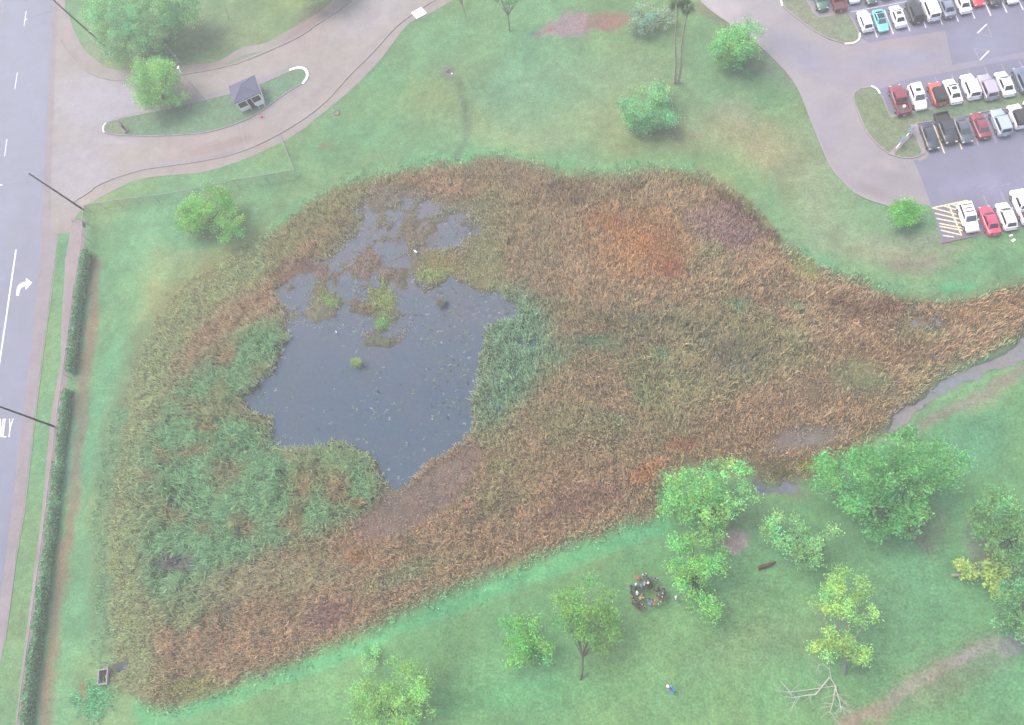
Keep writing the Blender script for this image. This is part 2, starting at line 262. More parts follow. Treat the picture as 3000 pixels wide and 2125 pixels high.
# ------------------------------------------------------------------ materials
def mat(name, base=None, rough=.8, spec=.3, metal=0, attr=False, nscale=0, namt=0, bump=0, bscale=40, trans=0, coat=0, n2=0, obj_coord=False):
    m = bpy.data.materials.new(name); m.use_nodes = True; N = m.node_tree.nodes; L = m.node_tree.links; bs = N['Principled BSDF']
    bs.inputs['Roughness'].default_value = rough; bs.inputs['Specular IOR Level'].default_value = spec; bs.inputs['Metallic'].default_value = metal
    if coat: bs.inputs['Coat Weight'].default_value = coat
    src = None
    if attr: a = N.new('ShaderNodeAttribute'); a.attribute_name = 'Col'; src = a.outputs['Color']
    else: r = N.new('ShaderNodeRGB'); r.outputs[0].default_value = base; src = r.outputs[0]
    tc = N.new('ShaderNodeNewGeometry').outputs['Position'] if not obj_coord else N.new('ShaderNodeTexCoord').outputs['Object']
    for sc, am in ((nscale, namt),) + ((n2,) if n2 else ()):
        if not am: continue
        no = N.new('ShaderNodeTexNoise'); no.inputs['Scale'].default_value = sc; no.inputs['Detail'].default_value = 6; no.inputs['Roughness'].default_value = .65; L.new(tc, no.inputs['Vector'])
        mr = N.new('ShaderNodeMapRange'); mr.inputs[1].default_value = .3; mr.inputs[2].default_value = .7; mr.inputs[3].default_value = 1 - am; mr.inputs[4].default_value = 1 + am; L.new(no.outputs['Fac'], mr.inputs[0])
        mx = N.new('ShaderNodeVectorMath'); mx.operation = 'SCALE'; L.new(src, mx.inputs[0]); L.new(mr.outputs[0], mx.inputs['Scale']); src = mx.outputs[0]
    L.new(src, bs.inputs['Base Color'])
    if bump:
        no = N.new('ShaderNodeTexNoise'); no.inputs['Scale'].default_value = bscale; no.inputs['Detail'].default_value = 4; L.new(tc, no.inputs['Vector'])
        b = N.new('ShaderNodeBump'); b.inputs['Strength'].default_value = bump; b.inputs['Distance'].default_value = .05; L.new(no.outputs['Fac'], b.inputs['Height']); L.new(b.outputs[0], bs.inputs['Normal'])
    if trans:
        t = N.new('ShaderNodeBsdfTranslucent'); L.new(src, t.inputs['Color']); mixn = N.new('ShaderNodeMixShader'); mixn.inputs[0].default_value = trans
        L.new(bs.outputs[0], mixn.inputs[1]); L.new(t.outputs[0], mixn.inputs[2]); L.new(mixn.outputs[0], N['Material Output'].inputs[0])
    return m
M = {}
M['ground'] = mat('lawn and soil', attr=True, rough=1, spec=.05, nscale=.9, namt=.22, n2=(3.2, .38), bump=.5, bscale=6)
M['blade'] = mat('reed blades', attr=True, rough=.8, spec=.12, trans=.25)
M['leaf'] = mat('tree leaves', attr=True, rough=.8, spec=.1, trans=.45)
M['pave'] = mat('weathered paving', attr=True, rough=.8, spec=.25, nscale=.35, namt=.13, n2=(2.4, .1), bump=.15, bscale=25)
M['asphalt'] = mat('damp asphalt', attr=True, rough=.5, spec=.35, nscale=.25, namt=.11, n2=(5.0, .1), bump=.15, bscale=60)
M['kerb'] = mat('kerb concrete', A4((214, 208, 210)), nscale=1.2, namt=.15, n2=(9, .1))
M['kerb_white'] = mat('white kerb paint', (.8, .78, .75, 1), nscale=2, namt=.08)
M['white_line'] = mat('worn white road paint', (.62, .62, .66, 1), nscale=3, namt=.2)
M['faint_line'] = mat('faded white road paint', A4((216, 210, 228)), nscale=3, namt=.2)
M['arrow_paint'] = mat('fresh white road paint', (.8, .8, .82, 1), nscale=3, namt=.08)
M['yellow_line'] = mat('yellow parking paint', (.75, .62, .30, 1), nscale=3, namt=.15)
M['old_yellow'] = mat('faded centre line paint', A4((222, 205, 205)), nscale=3, namt=.2)
M['bark'] = mat('grey bark', A4((150, 145, 132)), nscale=6, namt=.35, bump=.4, bscale=20)
M['bark_pale'] = mat('pale bark', A4((198, 202, 190)), nscale=6, namt=.3, bump=.4, bscale=20)
M['bark_dark'] = mat('dark damp bark', A4((112, 116, 100)), nscale=6, namt=.3, bump=.4, bscale=20)
M['palm_bark'] = mat('palm bark', A4((214, 206, 184), 1.4), nscale=4, namt=.35, bump=.5, bscale=12)
M['pole'] = mat('creosoted pole wood', A4((98, 88, 96)), nscale=3, namt=.3, bump=.3, bscale=30)
M['galv'] = mat('galvanised steel', A4((205, 210, 212)), rough=.45, metal=.3, nscale=4, namt=.1)
M['lamp'] = mat('lamp housing white', (.8, .8, .82, 1), rough=.4)
M['white'] = mat('white painted wall', (.82, .79, .79, 1), rough=.6, nscale=3, namt=.08)
M['shingle'] = mat('blue grey shingles', A4((152, 154, 182)), rough=.8, nscale=8, namt=.2, n2=(1.2, .1), bump=.4, bscale=14)
M['ridge'] = mat('ridge caps', A4((185, 186, 206)), rough=.8, nscale=5, namt=.2)
M['dark'] = mat('dark opening', (.03, .03, .035, 1), rough=.5)
M['glass'] = mat('dark tinted glass', (.02, .025, .032, 1), rough=.12, spec=.6)
M['glass_pale'] = mat('windscreen glass', (.055, .07, .085, 1), rough=.1, spec=.8)
M['tyre'] = mat('tyre rubber', (.022, .022, .025, 1), rough=.85)
M['rim'] = mat('alloy rim', (.35, .35, .37, 1), rough=.35, metal=.6)
M['lens'] = mat('headlamp lens', (.75, .75, .78, 1), rough=.1, spec=.8)
M['redlens'] = mat('tail lamp lens', (.35, .02, .03, 1), rough=.2, spec=.6)
M['trim'] = mat('black trim', (.03, .03, .034, 1), rough=.6)
M['chrome'] = mat('chrome', (.6, .6, .62, 1), rough=.2, metal=.9)
M['rust_grate'] = mat('rusty grate', A4((112, 96, 106)), rough=.9, nscale=12, namt=.35)
M['stone'] = mat('grey stone', A4((168, 166, 176)), rough=.9, nscale=4, namt=.2)
M['pale_conc'] = mat('pale concrete', A4((208, 204, 194)), rough=.9, nscale=3, namt=.12, bump=.2)
M['orange'] = mat('orange cone plastic', (.62, .09, .05, 1), rough=.5)
M['blue'] = mat('blue painted sign', A4((165, 195, 232)), rough=.5)
M['log'] = mat('rotten log', A4((132, 108, 100)), nscale=5, namt=.4, bump=.5, bscale=14)
M['feather'] = mat('white feathers', (.8, .8, .78, 1), rough=.8)
M['black'] = mat('black legs', (.02, .02, .02, 1), rough=.6)
M['paper'] = mat('white paper', (.75, .78, .75, 1), rough=.8)
M['skin'] = mat('skin', (.17, .10, .07, 1), rough=.6)
M['hair'] = mat('dark hair', (.025, .018, .014, 1), rough=.7)
def water_mat():
    m = bpy.data.materials.new('shallow murky water'); m.use_nodes = True; N = m.node_tree.nodes; L = m.node_tree.links; bs = N['Principled BSDF']
    a = N.new('ShaderNodeAttribute'); a.attribute_name = 'Col'; g = N.new('ShaderNodeNewGeometry')
    no = N.new('ShaderNodeTexNoise'); no.inputs['Scale'].default_value = .16; no.inputs['Detail'].default_value = 5; L.new(g.outputs['Position'], no.inputs['Vector'])
    cr = N.new('ShaderNodeMapRange'); cr.inputs[1].default_value = .42; cr.inputs[2].default_value = .66; L.new(no.outputs['Fac'], cr.inputs[0])
    mx = N.new('ShaderNodeMix'); mx.data_type = 'RGBA'; L.new(cr.outputs[0], mx.inputs[0]); L.new(a.outputs['Color'], mx.inputs[6]); tv = N.new('ShaderNodeVectorMath'); tv.operation = 'MULTIPLY'; tv.inputs[1].default_value = (1.22, .99, .95); L.new(a.outputs['Color'], tv.inputs[0]); L.new(tv.outputs[0], mx.inputs[7])
    n2 = N.new('ShaderNodeTexNoise'); n2.inputs['Scale'].default_value = 2.2; n2.inputs['Detail'].default_value = 5; L.new(g.outputs['Position'], n2.inputs['Vector'])
    mr = N.new('ShaderNodeMapRange'); mr.inputs[1].default_value = .3; mr.inputs[2].default_value = .7; mr.inputs[3].default_value = .86; mr.inputs[4].default_value = 1.14; L.new(n2.outputs['Fac'], mr.inputs[0])
    vm = N.new('ShaderNodeVectorMath'); vm.operation = 'SCALE'; L.new(mx.outputs[2], vm.inputs[0]); L.new(mr.outputs[0], vm.inputs['Scale']); L.new(vm.outputs[0], bs.inputs['Base Color'])
    bs.inputs['Roughness'].default_value = .55; bs.inputs['Specular IOR Level'].default_value = .12
    b = N.new('ShaderNodeBump'); b.inputs['Strength'].default_value = .15; b.inputs['Distance'].default_value = .02; L.new(n2.outputs['Fac'], b.inputs['Height']); L.new(b.outputs[0], bs.inputs['Normal'])
    return m
M['water'] = water_mat()

# ------------------------------------------------------------------ ground, water
def axis(a, b, st):
    inner = np.arange(a, b, st); s = []; d = st; v = a
    while v > -1900: d *= 1.35; v -= d; s.append(v)
    e = []; d = st; v = b
    while v < 1900: d *= 1.35; v += d; e.append(v)
    return np.concatenate([s[::-1], inner, e])
c4 = [at(x, y) for x, y in ((-60, -60), (3060, -60), (3060, 2190), (-60, 2190))]
ax = axis(min(p.x for p in c4) - 8, max(p.x for p in c4) + 8, .36); ay = axis(min(p.y for p in c4) - 8, max(p.y for p in c4) + 8, .36)
GX, GY = np.meshgrid(ax, ay); nxg, nyg = len(ax), len(ay)
inv = (np.abs(GX) < 190) & (np.abs(GY) < 150)
PX, PY = proj(np.clip(GX, -170, 170), np.clip(GY, -120, 130), np.zeros_like(GX))
def hgt(px, py, X, Y):
    w = samp(RW, px, py); w = np.clip(w + (1.0 * fbm(X, Y, 1.6, 77, 3) + .5 * fbm(X, Y, 5, 78, 2)) * np.clip(4 * w * (1 - w), 0, 1), 0, 1); return -.62 * w + .05 * fbm(X, Y, 2.2, 77, 3) * np.clip(w * 4, 0, 1)
GZ = np.where(inv, hgt(PX, PY, GX, GY), 0)
GC = samp(RC, PX, PY); gm = np.clip((GC[..., 1] - GC[..., 0]) * 14, 0, 1)[..., None]; GC = GC * (1 + gm * np.array([.06, .08, -.07]))
GC = GC * (1 + .20 * fbm(GX, GY, 14, 5, 4) + .22 * fbm(GX, GY, 3.0, 9, 3))[..., None]
tint = (fbm(GX, GY, 16, 15, 5) * 1.2)[..., None]; GC = GC * np.where(tint > 0, 1 + tint * np.array([.45, .06, -.05]), 1 - tint * np.array([-.16, .08, .22]))
idx = np.arange(nxg * nyg).reshape(nyg, nxg)
FQ = np.stack([idx[:-1, :-1], idx[:-1, 1:], idx[1:, 1:], idx[1:, :-1]], -1).reshape(-1, 4)
g = link('ground', np_mesh('ground', np.stack([GX, GY, GZ], -1).reshape(-1, 3), FQ, GC.reshape(-1, 3), True), M['ground']); tag(g, kind='structure')
wx0, wx1 = at(250, 1500).x - 20, at(3000, 900).x + 20; wy0, wy1 = at(400, 2120).y, at(1100, 420).y + 5
wX, wY = np.meshgrid(np.arange(wx0, wx1, 1.5), np.arange(wy0, wy1, 1.5)); pxw, pyw = proj(wX, wY, np.zeros_like(wX))
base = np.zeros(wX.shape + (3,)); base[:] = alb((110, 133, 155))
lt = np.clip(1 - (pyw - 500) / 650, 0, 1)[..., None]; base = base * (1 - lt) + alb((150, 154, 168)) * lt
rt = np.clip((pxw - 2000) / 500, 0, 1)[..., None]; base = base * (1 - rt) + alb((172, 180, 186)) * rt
iw = np.arange(wX.size).reshape(wX.shape); fw = np.stack([iw[:-1, :-1], iw[:-1, 1:], iw[1:, 1:], iw[1:, :-1]], -1).reshape(-1, 4)
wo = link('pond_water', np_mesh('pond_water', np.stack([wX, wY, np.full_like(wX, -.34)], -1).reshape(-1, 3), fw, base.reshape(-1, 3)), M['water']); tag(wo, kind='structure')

# ------------------------------------------------------------------ paving
def sheet(name, P, z, c, m, grid=1.6, var=.06, parent=None, tones=(), bottom=None):
    bm = bmesh.new(); Q = [Vector((p.x, p.y, z)) for p in ats(P)]
    tri = geometry.tessellate_polygon([Q]); vs = [bm.verts.new(q) for q in Q]
    for t in tri:
        try: bm.faces.new([vs[i] for i in t])
        except ValueError: pass
    bmesh.ops.recalc_face_normals(bm, faces=bm.faces)
    if sum(f.normal.z for f in bm.faces) < 0: bmesh.ops.reverse_faces(bm, faces=bm.faces)
    for f in bm.faces:
        if f.normal.z < 0: f.normal_flip()
    if grid:
        for k, (lo, hi) in enumerate(((min(q.x for q in Q), max(q.x for q in Q)), (min(q.y for q in Q), max(q.y for q in Q)))):
            v = lo + grid
            while v < hi:
                n = Vector((1, 0, 0)) if k == 0 else Vector((0, 1, 0))
                bmesh.ops.bisect_plane(bm, geom=bm.verts[:] + bm.edges[:] + bm.faces[:], plane_co=n * v, plane_no=n); v += grid
    me = bm_mesh(name, bm); V = np.array([v.co[:] for v in me.vertices]); px, py = proj(V[:, 0], V[:, 1], V[:, 2] * 0)
    C = np.tile(alb(c), (len(V), 1))
    for (x, y, rx, ry, an, cc, a) in tones:
        t = R(an); dx = px - x; dy = py - y; u = (dx * math.cos(t) + dy * math.sin(t)) / rx; w = (-dx * math.sin(t) + dy * math.cos(t)) / ry
        mm = (np.clip((1 - np.hypot(u, w)) / .6, 0, 1) * a)[:, None]; C = C * (1 - mm) + alb(cc) * mm
    C = C * (1 + var * fbm(V[:, 0], V[:, 1], 9, 3, 3))[:, None]
    setcol(me, C); o = link(name, me, m, parent)
    if not parent: tag(o, kind='structure')
    return o
def ribbon(name, P, w, z0, z1, m, parent=None, closed=False, kind='structure', bevel=.02):
    Q = ats(P); n = len(Q); 
    if closed: Q = Q + [Q[0]]; n += 1
    V = []; 
    for k, p in enumerate(Q):
        a = Q[max(k - 1, 0)] if not (closed and k == 0) else Q[-2]; b = Q[min(k + 1, n - 1)] if not (closed and k == n - 1) else Q[1]
        d = Vector((b.x - a.x, b.y - a.y, 0)).normalized(); s = Vector((-d.y, d.x, 0)) * w / 2
        V += [(p.x - s.x, p.y - s.y, z0), (p.x - s.x, p.y - s.y, z1), (p.x + s.x, p.y + s.y, z1), (p.x + s.x, p.y + s.y, z0)]
    Fc = []
    for k in range(n - 1):
        for q in range(3): Fc.append((4 * k + q, 4 * k + q + 1, 4 * k + q + 5, 4 * k + q + 4))
    if not closed:
        Fc += [(0, 3, 2, 1), (4 * n - 4, 4 * n - 3, 4 * n - 2, 4 * n - 1)]
    me = np_mesh(name, np.array(V), np.array(Fc)); o = link(name, me, m, parent)
    bm = bmesh.new(); bm.from_mesh(me); bmesh.ops.recalc_face_normals(bm, faces=bm.faces); bm.to_mesh(me); bm.free()
    if kind and not parent: tag(o, kind=kind)
    return o
def strip(name, P, w, z, m, parent):                     # flat painted line
    Q = ats(P); V = []
    for k, p in enumerate(Q):
        a, b = Q[max(k - 1, 0)], Q[min(k + 1, len(Q) - 1)]; d = (b - a).normalized(); s = Vector((-d.y, d.x, 0)) * w / 2
        V += [(p.x - s.x, p.y - s.y, z), (p.x + s.x, p.y + s.y, z)]
    Fc = [(2 * k, 2 * k + 2, 2 * k + 3, 2 * k + 1) for k in range(len(Q) - 1)]
    return link(name, np_mesh(name, np.array(V), np.array(Fc)), m, parent)
def crv(P, n=6):                                        # Catmull-Rom through pixel points
    out = []; P = [np.array(p, float) for p in P]
    for i in range(len(P) - 1):
        a, b, c, d = P[max(i - 1, 0)], P[i], P[i + 1], P[min(i + 2, len(P) - 1)]
        for k in range(n):
            t = k / n; out.append(tuple(.5 * ((2 * b) + (-a + c) * t + (2 * a - 5 * b + 4 * c - d) * t * t + (-a + 3 * b - 3 * c + d) * t ** 3)))
    out.append(tuple(P[-1])); return out

RE = [(185, -300), (152, 0), (149, 131), (140, 327), (132, 450), (124, 600), (118, 750), (95, 1000), (62, 1250), (34, 1500), (8, 1700), (-30, 2000), (-70, 2300)]
road = sheet('road', [(-520, -300)] + RE + [(-700, 2300)], .014, (156, 164, 192), M['asphalt'], 3, .08,
             tones=((60, 250, 90, 500, 0, (164, 171, 200), .8), (60, 900, 70, 500, 8, (152, 158, 186), .6)))
GE = [(200, -300), (170, 0), (166, 131), (160, 240), (158, 327), (152, 450), (146, 600), (170, 690), (162, 750), (128, 1000), (97, 1250), (69, 1500), (46, 1625), (38, 1700), (12, 1880), (-8, 2000), (-50, 2300)]
sheet('gutter', RE + GE[::-1], .018, (196, 186, 192), M['pave'], 2, .05)
strip('centre_line', [(60, -300), (13, 0), (-40, 300), (-120, 800), (-240, 1500)], .14, .019, M['old_yellow'], road)
for a, b in (((105, -150), (98, -105)), ((77, 33), (70.5, 77)), ((51, 213), (43.5, 262)), ((20.5, 408), (13.5, 458)), ((-12, 610), (-20, 665))): strip('lane_dash', [a, b], .2, .019, M['white_line'], road)
strip('lane_line', crv([(47, 732), (27, 870), (0, 1055), (-60, 1450)], 3), .26, .019, M['arrow_paint'], road)
def poly_flat(name, P, z, m, parent):
    Q = [Vector((p.x, p.y, z)) for p in ats(P)]; bm = bmesh.new(); vs = [bm.verts.new(q) for q in Q]; f = bm.faces.new(vs); bmesh.ops.triangulate(bm, faces=[f])
    for f in bm.faces:
        f.normal_update()
        if f.normal.z < 0: f.normal_flip()
    return link(name, bm_mesh(name, bm), m, parent)
poly_flat('turn_arrow', [(48, 866), (55.5, 866), (56.5, 856), (60, 847), (66, 841), (75.5, 838), (75, 850), (94, 828.5), (76.5, 815), (76, 826.5), (66, 828), (57, 833), (51, 842), (48.5, 853)], .020, M['arrow_paint'], road)
lt_ = {'Y': (24.5, [((0, 0), (.5, .5)), ((1, 0), (.5, .5)), ((.5, .5), (.5, 1))]), 'L': (11.5, [((0, 0), (0, 1)), ((0, 1), (.9, 1))]), 'N': (-3, [((0, 1), (0, 0)), ((0, 0), (.9, 1)), ((.9, 1), (.9, 0))]), 'O': (-17, [((0, 0), (.9, 0)), ((.9, 0), (.9, 1)), ((.9, 1), (0, 1)), ((0, 1), (0, 0))])}
tx = Tubes()
bmL = bmesh.new()
for ch, (x0, segs) in lt_.items():
    for k, (a, b) in enumerate(segs):
        q = [at(x0 + 10.5 * u - 6.5 * v + 3.5, 1228 + 52 * v) for u, v in (a, b)]; d = (q[1] - q[0]); L_ = d.length; d.normalize(); s = Vector((-d.y, d.x, 0)) * .085; e = d * .05; z = .020 + k * .0012
        vs = [bmL.verts.new(Vector((p.x, p.y, z))) for p in (q[0] - s - e, q[1] - s + e, q[1] + s + e, q[0] + s - e)]; f = bmL.faces.new(vs); f.normal_update()
        if f.normal.z < 0: f.normal_flip()
link('only_lettering', bm_mesh('only_lettering', bmL), M['arrow_paint'], road)

NK = crv([(180, -300), (172, 60), (178, 118), (190, 140), (215, 175), (245, 205), (280, 223), (320, 234), (385, 238), (460, 232), (520, 222), (600, 209), (698, 186), (796, 147), (878, 108), (927, 75), (976, 42), (1025, 6), (1080, -60), (1160, -200), (1200, -300)], 4)
SK = crv([(158, 681), (170, 661), (177, 641), (197, 619), (222, 590), (261, 565), (286, 545), (345, 520), (419, 498), (500, 486), (600, 471), (698, 448), (796, 406), (894, 347), (960, 294), (1025, 222), (1091, 157), (1156, 85), (1205, 46), (1260, 10), (1340, -40), (1480, -180), (1560, -300)], 4)
sheet('driveway', [(200, -300), (170, 0), (166, 131), (160, 240), (158, 327), (152, 450), (148, 560), (150, 690)] + SK + NK[::-1], .022, (205, 198, 193), M['pave'], 1.6, .08,
      tones=((300, 300, 200, 130, 0, (212, 209, 220), .9), (230, 500, 130, 120, 0, (210, 206, 216), .8), (600, 420, 200, 60, -15, (212, 198, 196), .9), (640, 430, 180, 18, -14, (196, 176, 170), .7), (900, 290, 170, 14, -38, (192, 180, 184), .7), (1080, 190, 70, 14, -52, (200, 202, 216), .9), (900, 120, 160, 50, -30, (208, 194, 192), .7), (1100, 40, 180, 60, -30, (210, 204, 208), .8), (600, 470, 300, 14, -12, (186, 182, 192), .6), (480, 480, 120, 12, -8, (198, 194, 200), .6), (300, 560, 160, 14, -28, (200, 198, 208), .5), (700, 290, 90, 25, -20, (208, 196, 200), .6), (330, 412, 90, 14, 4, (220, 216, 224), .9)))
SO_N = crv([(200, -300), (191, 0), (203, 49), (226, 108), (252, 150), (294, 186), (327, 203), (383, 207), (460, 203), (540, 193), (622, 183), (659, 170), (708, 141), (780, 126), (829, 98), (894, 62), (960, 16), (1000, -30), (1060, -120), (1110, -300)], 4)
sheet('sidewalk', SO_N + NK[::-1], .026, (200, 194, 190), M['pave'], 1.6, .05, tones=((640, 190, 120, 25, -12, (196, 176, 172), .8), (900, 70, 120, 30, -35, (190, 170, 168), .8), (200, 100, 30, 60, 0, (210, 194, 194), .8)))
SO_S = crv([(206, 681), (217, 646), (249, 607), (308, 572), (384, 533), (431, 521), (500, 514), (600, 504), (698, 474), (796, 432), (878, 386), (927, 347), (993, 294), (1058, 236), (1123, 164), (1172, 98), (1205, 65), (1254, 43), (1290, 22), (1370, -30), (1520, -180), (1600, -300)], 4)
SKc = [p for p in SK if p[0] > 160 or True]
sheet('sidewalk', [(174, 686)] + SO_S + SK[::-1], .026, (204, 196, 190), M['pave'], 1.6, .05, tones=((250, 570, 60, 40, -30, (218, 200, 196), .8), (1080, 200, 80, 20, -52, (196, 186, 190), .6)))
sheet('sidewalk', [(206, 681), (217, 646), (250, 640), (250, 700), (243, 760), (226, 870), (205, 1060), (184, 1215), (152, 1510), (137, 1636), (92, 1990), (70, 2180), (40, 2180), (60, 1990), (105, 1636), (122, 1510), (150, 1215), (178, 1060), (180, 950), (190, 800), (191, 760), (195, 745)], .022, (204, 190, 192), M['pave'], 1.6, .06, tones=((205, 960, 18, 200, 5, (186, 176, 184), .8),))
poly_flat('green_sliver', crv([(659, 186), (690, 172), (730, 158), (775, 150), (740, 162), (700, 178), (659, 193)], 2), .03, mat('sliver grass', A4((160, 185, 160)), nscale=2, namt=.2), None)['kind'] = 'structure'
ribbon('kerb', [(p[0], p[1]) for p in NK if p[1] > -250 and (p[1] > 115 or p[0] > 300)], .16, 0, .15, M['kerb'])
ribbon('kerb', [p for p in SK if p[1] < 600], .16, 0, .15, M['kerb'])
ribbon('gutter_seam', [(166, 760), (132, 1000), (101, 1250), (73, 1500), (50, 1625), (16, 1880)], .12, 0, .07, M['kerb'])
# joints of the apron
for a, b in (((162, 219), (189, 216)), ((162, 243), (200, 239)), ((160, 336), (190, 336)), ((160, 362), (190, 360)), ((158, 412), (188, 406)), ((160, 436), (190, 430)), ((158, 486), (184, 481)), ((160, 510), (186, 508)), ((185, 457), (360, 425)), ((280, 240), (282, 560)), ((460, 412), (455, 495)), ((600, 300), (560, 230)), ((700, 350), (720, 440))):
    strip('expansion_joint', [a, b], .1, .027, M['faint_line'], bpy.data.objects['driveway'])
def island(name, P, c, tones=(), white=(), kp=None):
    o = sheet(name, P, .12, c, M['ground'], 1.2, .1, tones=tones); ribbon('kerb', kp if kp else P, .17, 0, .16, M['kerb'], closed=kp is None)
    return o
ISL = crv([(306, 382), (308, 370), (316, 361), (347, 350), (376, 343), (458, 327), (540, 307), (622, 288), (674, 276), (764, 246), (813, 226), (849, 210), (870, 204), (888, 205), (897, 215), (897, 228), (885, 246), (878, 250), (829, 281), (780, 317), (731, 347), (665, 373), (600, 389), (556, 394), (458, 399), (360, 397), (320, 392), (309, 388)], 3)
sheet('island_base', [(298, 390), (298, 366), (340, 345), (600, 280), (850, 198), (905, 200), (908, 235), (880, 262), (740, 352), (600, 397), (458, 407), (320, 400)], .024, (196, 190, 196), M['pave'], 3, .05)
island('traffic_island', ISL, (152, 186, 154), tones=((340, 375, 50, 30, 0, (182, 192, 165), .8), (800, 270, 60, 30, -30, (150, 190, 160), .7), (560, 350, 120, 30, 0, (148, 188, 152), .6)))
ribbon('painted_kerb', crv([(849, 207), (870, 201), (889, 202), (900, 213), (900, 229), (887, 247)], 4), .5, .01, .19, M['kerb_white'])
ribbon('painted_kerb', crv([(312, 362), (304, 371), (303, 383), (306, 389)], 3), .26, .01, .18, M['kerb_white'])
wslab = link('drain_slab', None)
bm = bmesh.new(); q = ats([(1205, 39), (1235, 23), (1251, 41), (1221, 57)]); vs = [bm.verts.new(Vector((p.x, p.y, .16))) for p in q]; f = bm.faces.new(vs); r = bmesh.ops.extrude_face_region(bm, geom=[f]); 
for v in r['geom']:
    if isinstance(v, bmesh.types.BMVert): v.co.z = 0
bmesh.ops.recalc_face_normals(bm, faces=bm.faces)
bpy.data.objects.remove(wslab); wslab = link('drain_slab', bm_mesh('drain_slab', bm), M['kerb_white']); tag(wslab, 'white painted concrete drain slab set in the sidewalk edge', 'drain slab')

# car park
LOT_W = [(2049, 0), (2086, 34), (2140, 71), (2185, 105), (2229, 138), (2271, 177), (2313, 222), (2340, 264), (2357, 303), (2377, 357), (2400, 412), (2434, 490), (2473, 535), (2500, 562), (2537, 582), (2574, 595), (2608, 603), (2650, 600), (2682, 598), (2709, 601), (2731, 614), (2759, 714)]
acc = sheet('access_road', [(1800, -300)] + crv(LOT_W, 3) + [(2830, 700), (2990, 670), (3400, 590), (3400, -300)], .016, (203, 197, 202), M['asphalt'], 2, .09,
      tones=((2120, 20, 130, 90, 35, (220, 212, 216), .95), (2330, 150, 130, 55, 32, (192, 190, 208), .9), (2420, 200, 90, 60, 20, (190, 188, 206), .7), (2420, 380, 80, 120, 20, (196, 190, 202), .8), (2620, 520, 150, 50, 15, (192, 184, 192), .8), (2590, 480, 45, 22, 15, (220, 206, 206), .9), (2560, 560, 90, 25, 20, (178, 168, 172), .7), (2420, 90, 110, 16, 30, (212, 200, 204), .7)))
lot = sheet('parking_lot', [(2480, 40), (2362, 0), (2290, -300), (3400, -300), (3400, 590), (2884, 682), (2760, 712), (2731, 612), (2690, 500), (2674, 470), (2702, 462), (2712, 440), (2690, 380), (2590, 320), (2570, 262), (2640, 236), (2790, 200), (2770, 92), (2545, 126), (2520, 110), (2512, 96), (2485, 38)], .020, (172, 173, 197), M['asphalt'], 1.5, .1,
      tones=((2880, 120, 120, 60, 0, (186, 188, 216), .8), (2850, 540, 160, 60, 0, (182, 182, 210), .8), (2640, 90, 160, 22, -10, (188, 182, 208), .8), (2800, 700, 120, 20, -10, (168, 158, 172), .6)))
sheet('parking_aisle', [(2545, 126), (2770, 90), (2790, 190), (2920, 168), (3400, 80), (3400, 140), (2960, 176), (2640, 238), (2570, 264), (2540, 258), (2440, 250), (2420, 180), (2500, 135)], .0225, (198, 191, 204), M['asphalt'], 1.5, .05,
      tones=((2640, 125, 130, 26, -10, (206, 194, 198), .95), (2740, 140, 50, 30, -10, (202, 192, 198), .9), (2650, 175, 200, 24, -5, (188, 188, 210), .9), (2480, 160, 70, 30, 0, (202, 192, 198), .8), (2900, 175, 130, 24, 0, (186, 188, 214), .9), (2560, 225, 100, 18, -10, (206, 196, 204), .8)))
ribbon('kerb', crv(LOT_W[:-3], 3), .2, 0, .1, M['kerb'])
ribbon('kerb', [(2759, 714), (2830, 698), (2884, 686), (3000, 664), (3300, 606)], .14, 0, .12, mat('brick red kerb', A4((178, 150, 150)), nscale=2, namt=.15))
NEI = [(2287, -40), (2288, 0), (2293, 20), (2332, 52), (2389, 94), (2431, 116), (2475, 128), (2500, 126), (2515, 116), (2517, 98), (2500, 66), (2484, 40), (2440, 46), (2400, 54), (2380, 35), (2362, 0), (2350, -40)]
island('grass_island', NEI, (176, 186, 162), tones=((2480, 90, 40, 40, 0, (165, 192, 158), .8),))
ribbon('painted_kerb', crv([(2475, 130), (2500, 128), (2516, 117), (2518, 99)], 3), .26, .01, .19, M['kerb_white'])
ribbon('painted_kerb', [(2286, -40), (2287, 0), (2292, 19)], .26, .01, .19, M['kerb_white'])
MID = [(2499, 285), (2503, 272), (2520, 261), (2554, 256), (2570, 266), (2584, 285), (2601, 327), (2608, 345), (2722, 320), (2820, 300), (2919, 283), (3000, 268), (3300, 214), (3300, 250), (2992, 312), (2874, 330), (2825, 342), (2760, 352), (2692, 362), (2667, 367), (2674, 388), (2690, 420), (2700, 443), (2699, 454), (2690, 460), (2672, 464), (2638, 463), (2606, 453), (2574, 429), (2539, 389), (2522, 350), (2505, 310)]
mid = island('grass_island', MID, (168, 184, 155), tones=((2850, 315, 200, 20, -10, (150, 182, 152), .8), (2560, 330, 50, 50, 0, (172, 188, 150), .6)))
ribbon('painted_kerb', crv([(2552, 254), (2568, 262), (2577, 276)], 3), .26, .01, .19, M['kerb_white'])
foot = sheet('footpath', [(2602, 452), (2610, 456), (2617, 455), (2676, 392), (2700, 440), (2703, 455), (2712, 450), (2713, 438), (2690, 378), (2688, 364), (2667, 367), (2671, 385)], .128, (214, 204, 208), M['pave'], 1.0, .05)
ribbon('kerb', crv([(2717, 428), (2715, 450), (2706, 463), (2690, 470)], 3), .5, .0, .03, M['pale_conc'])
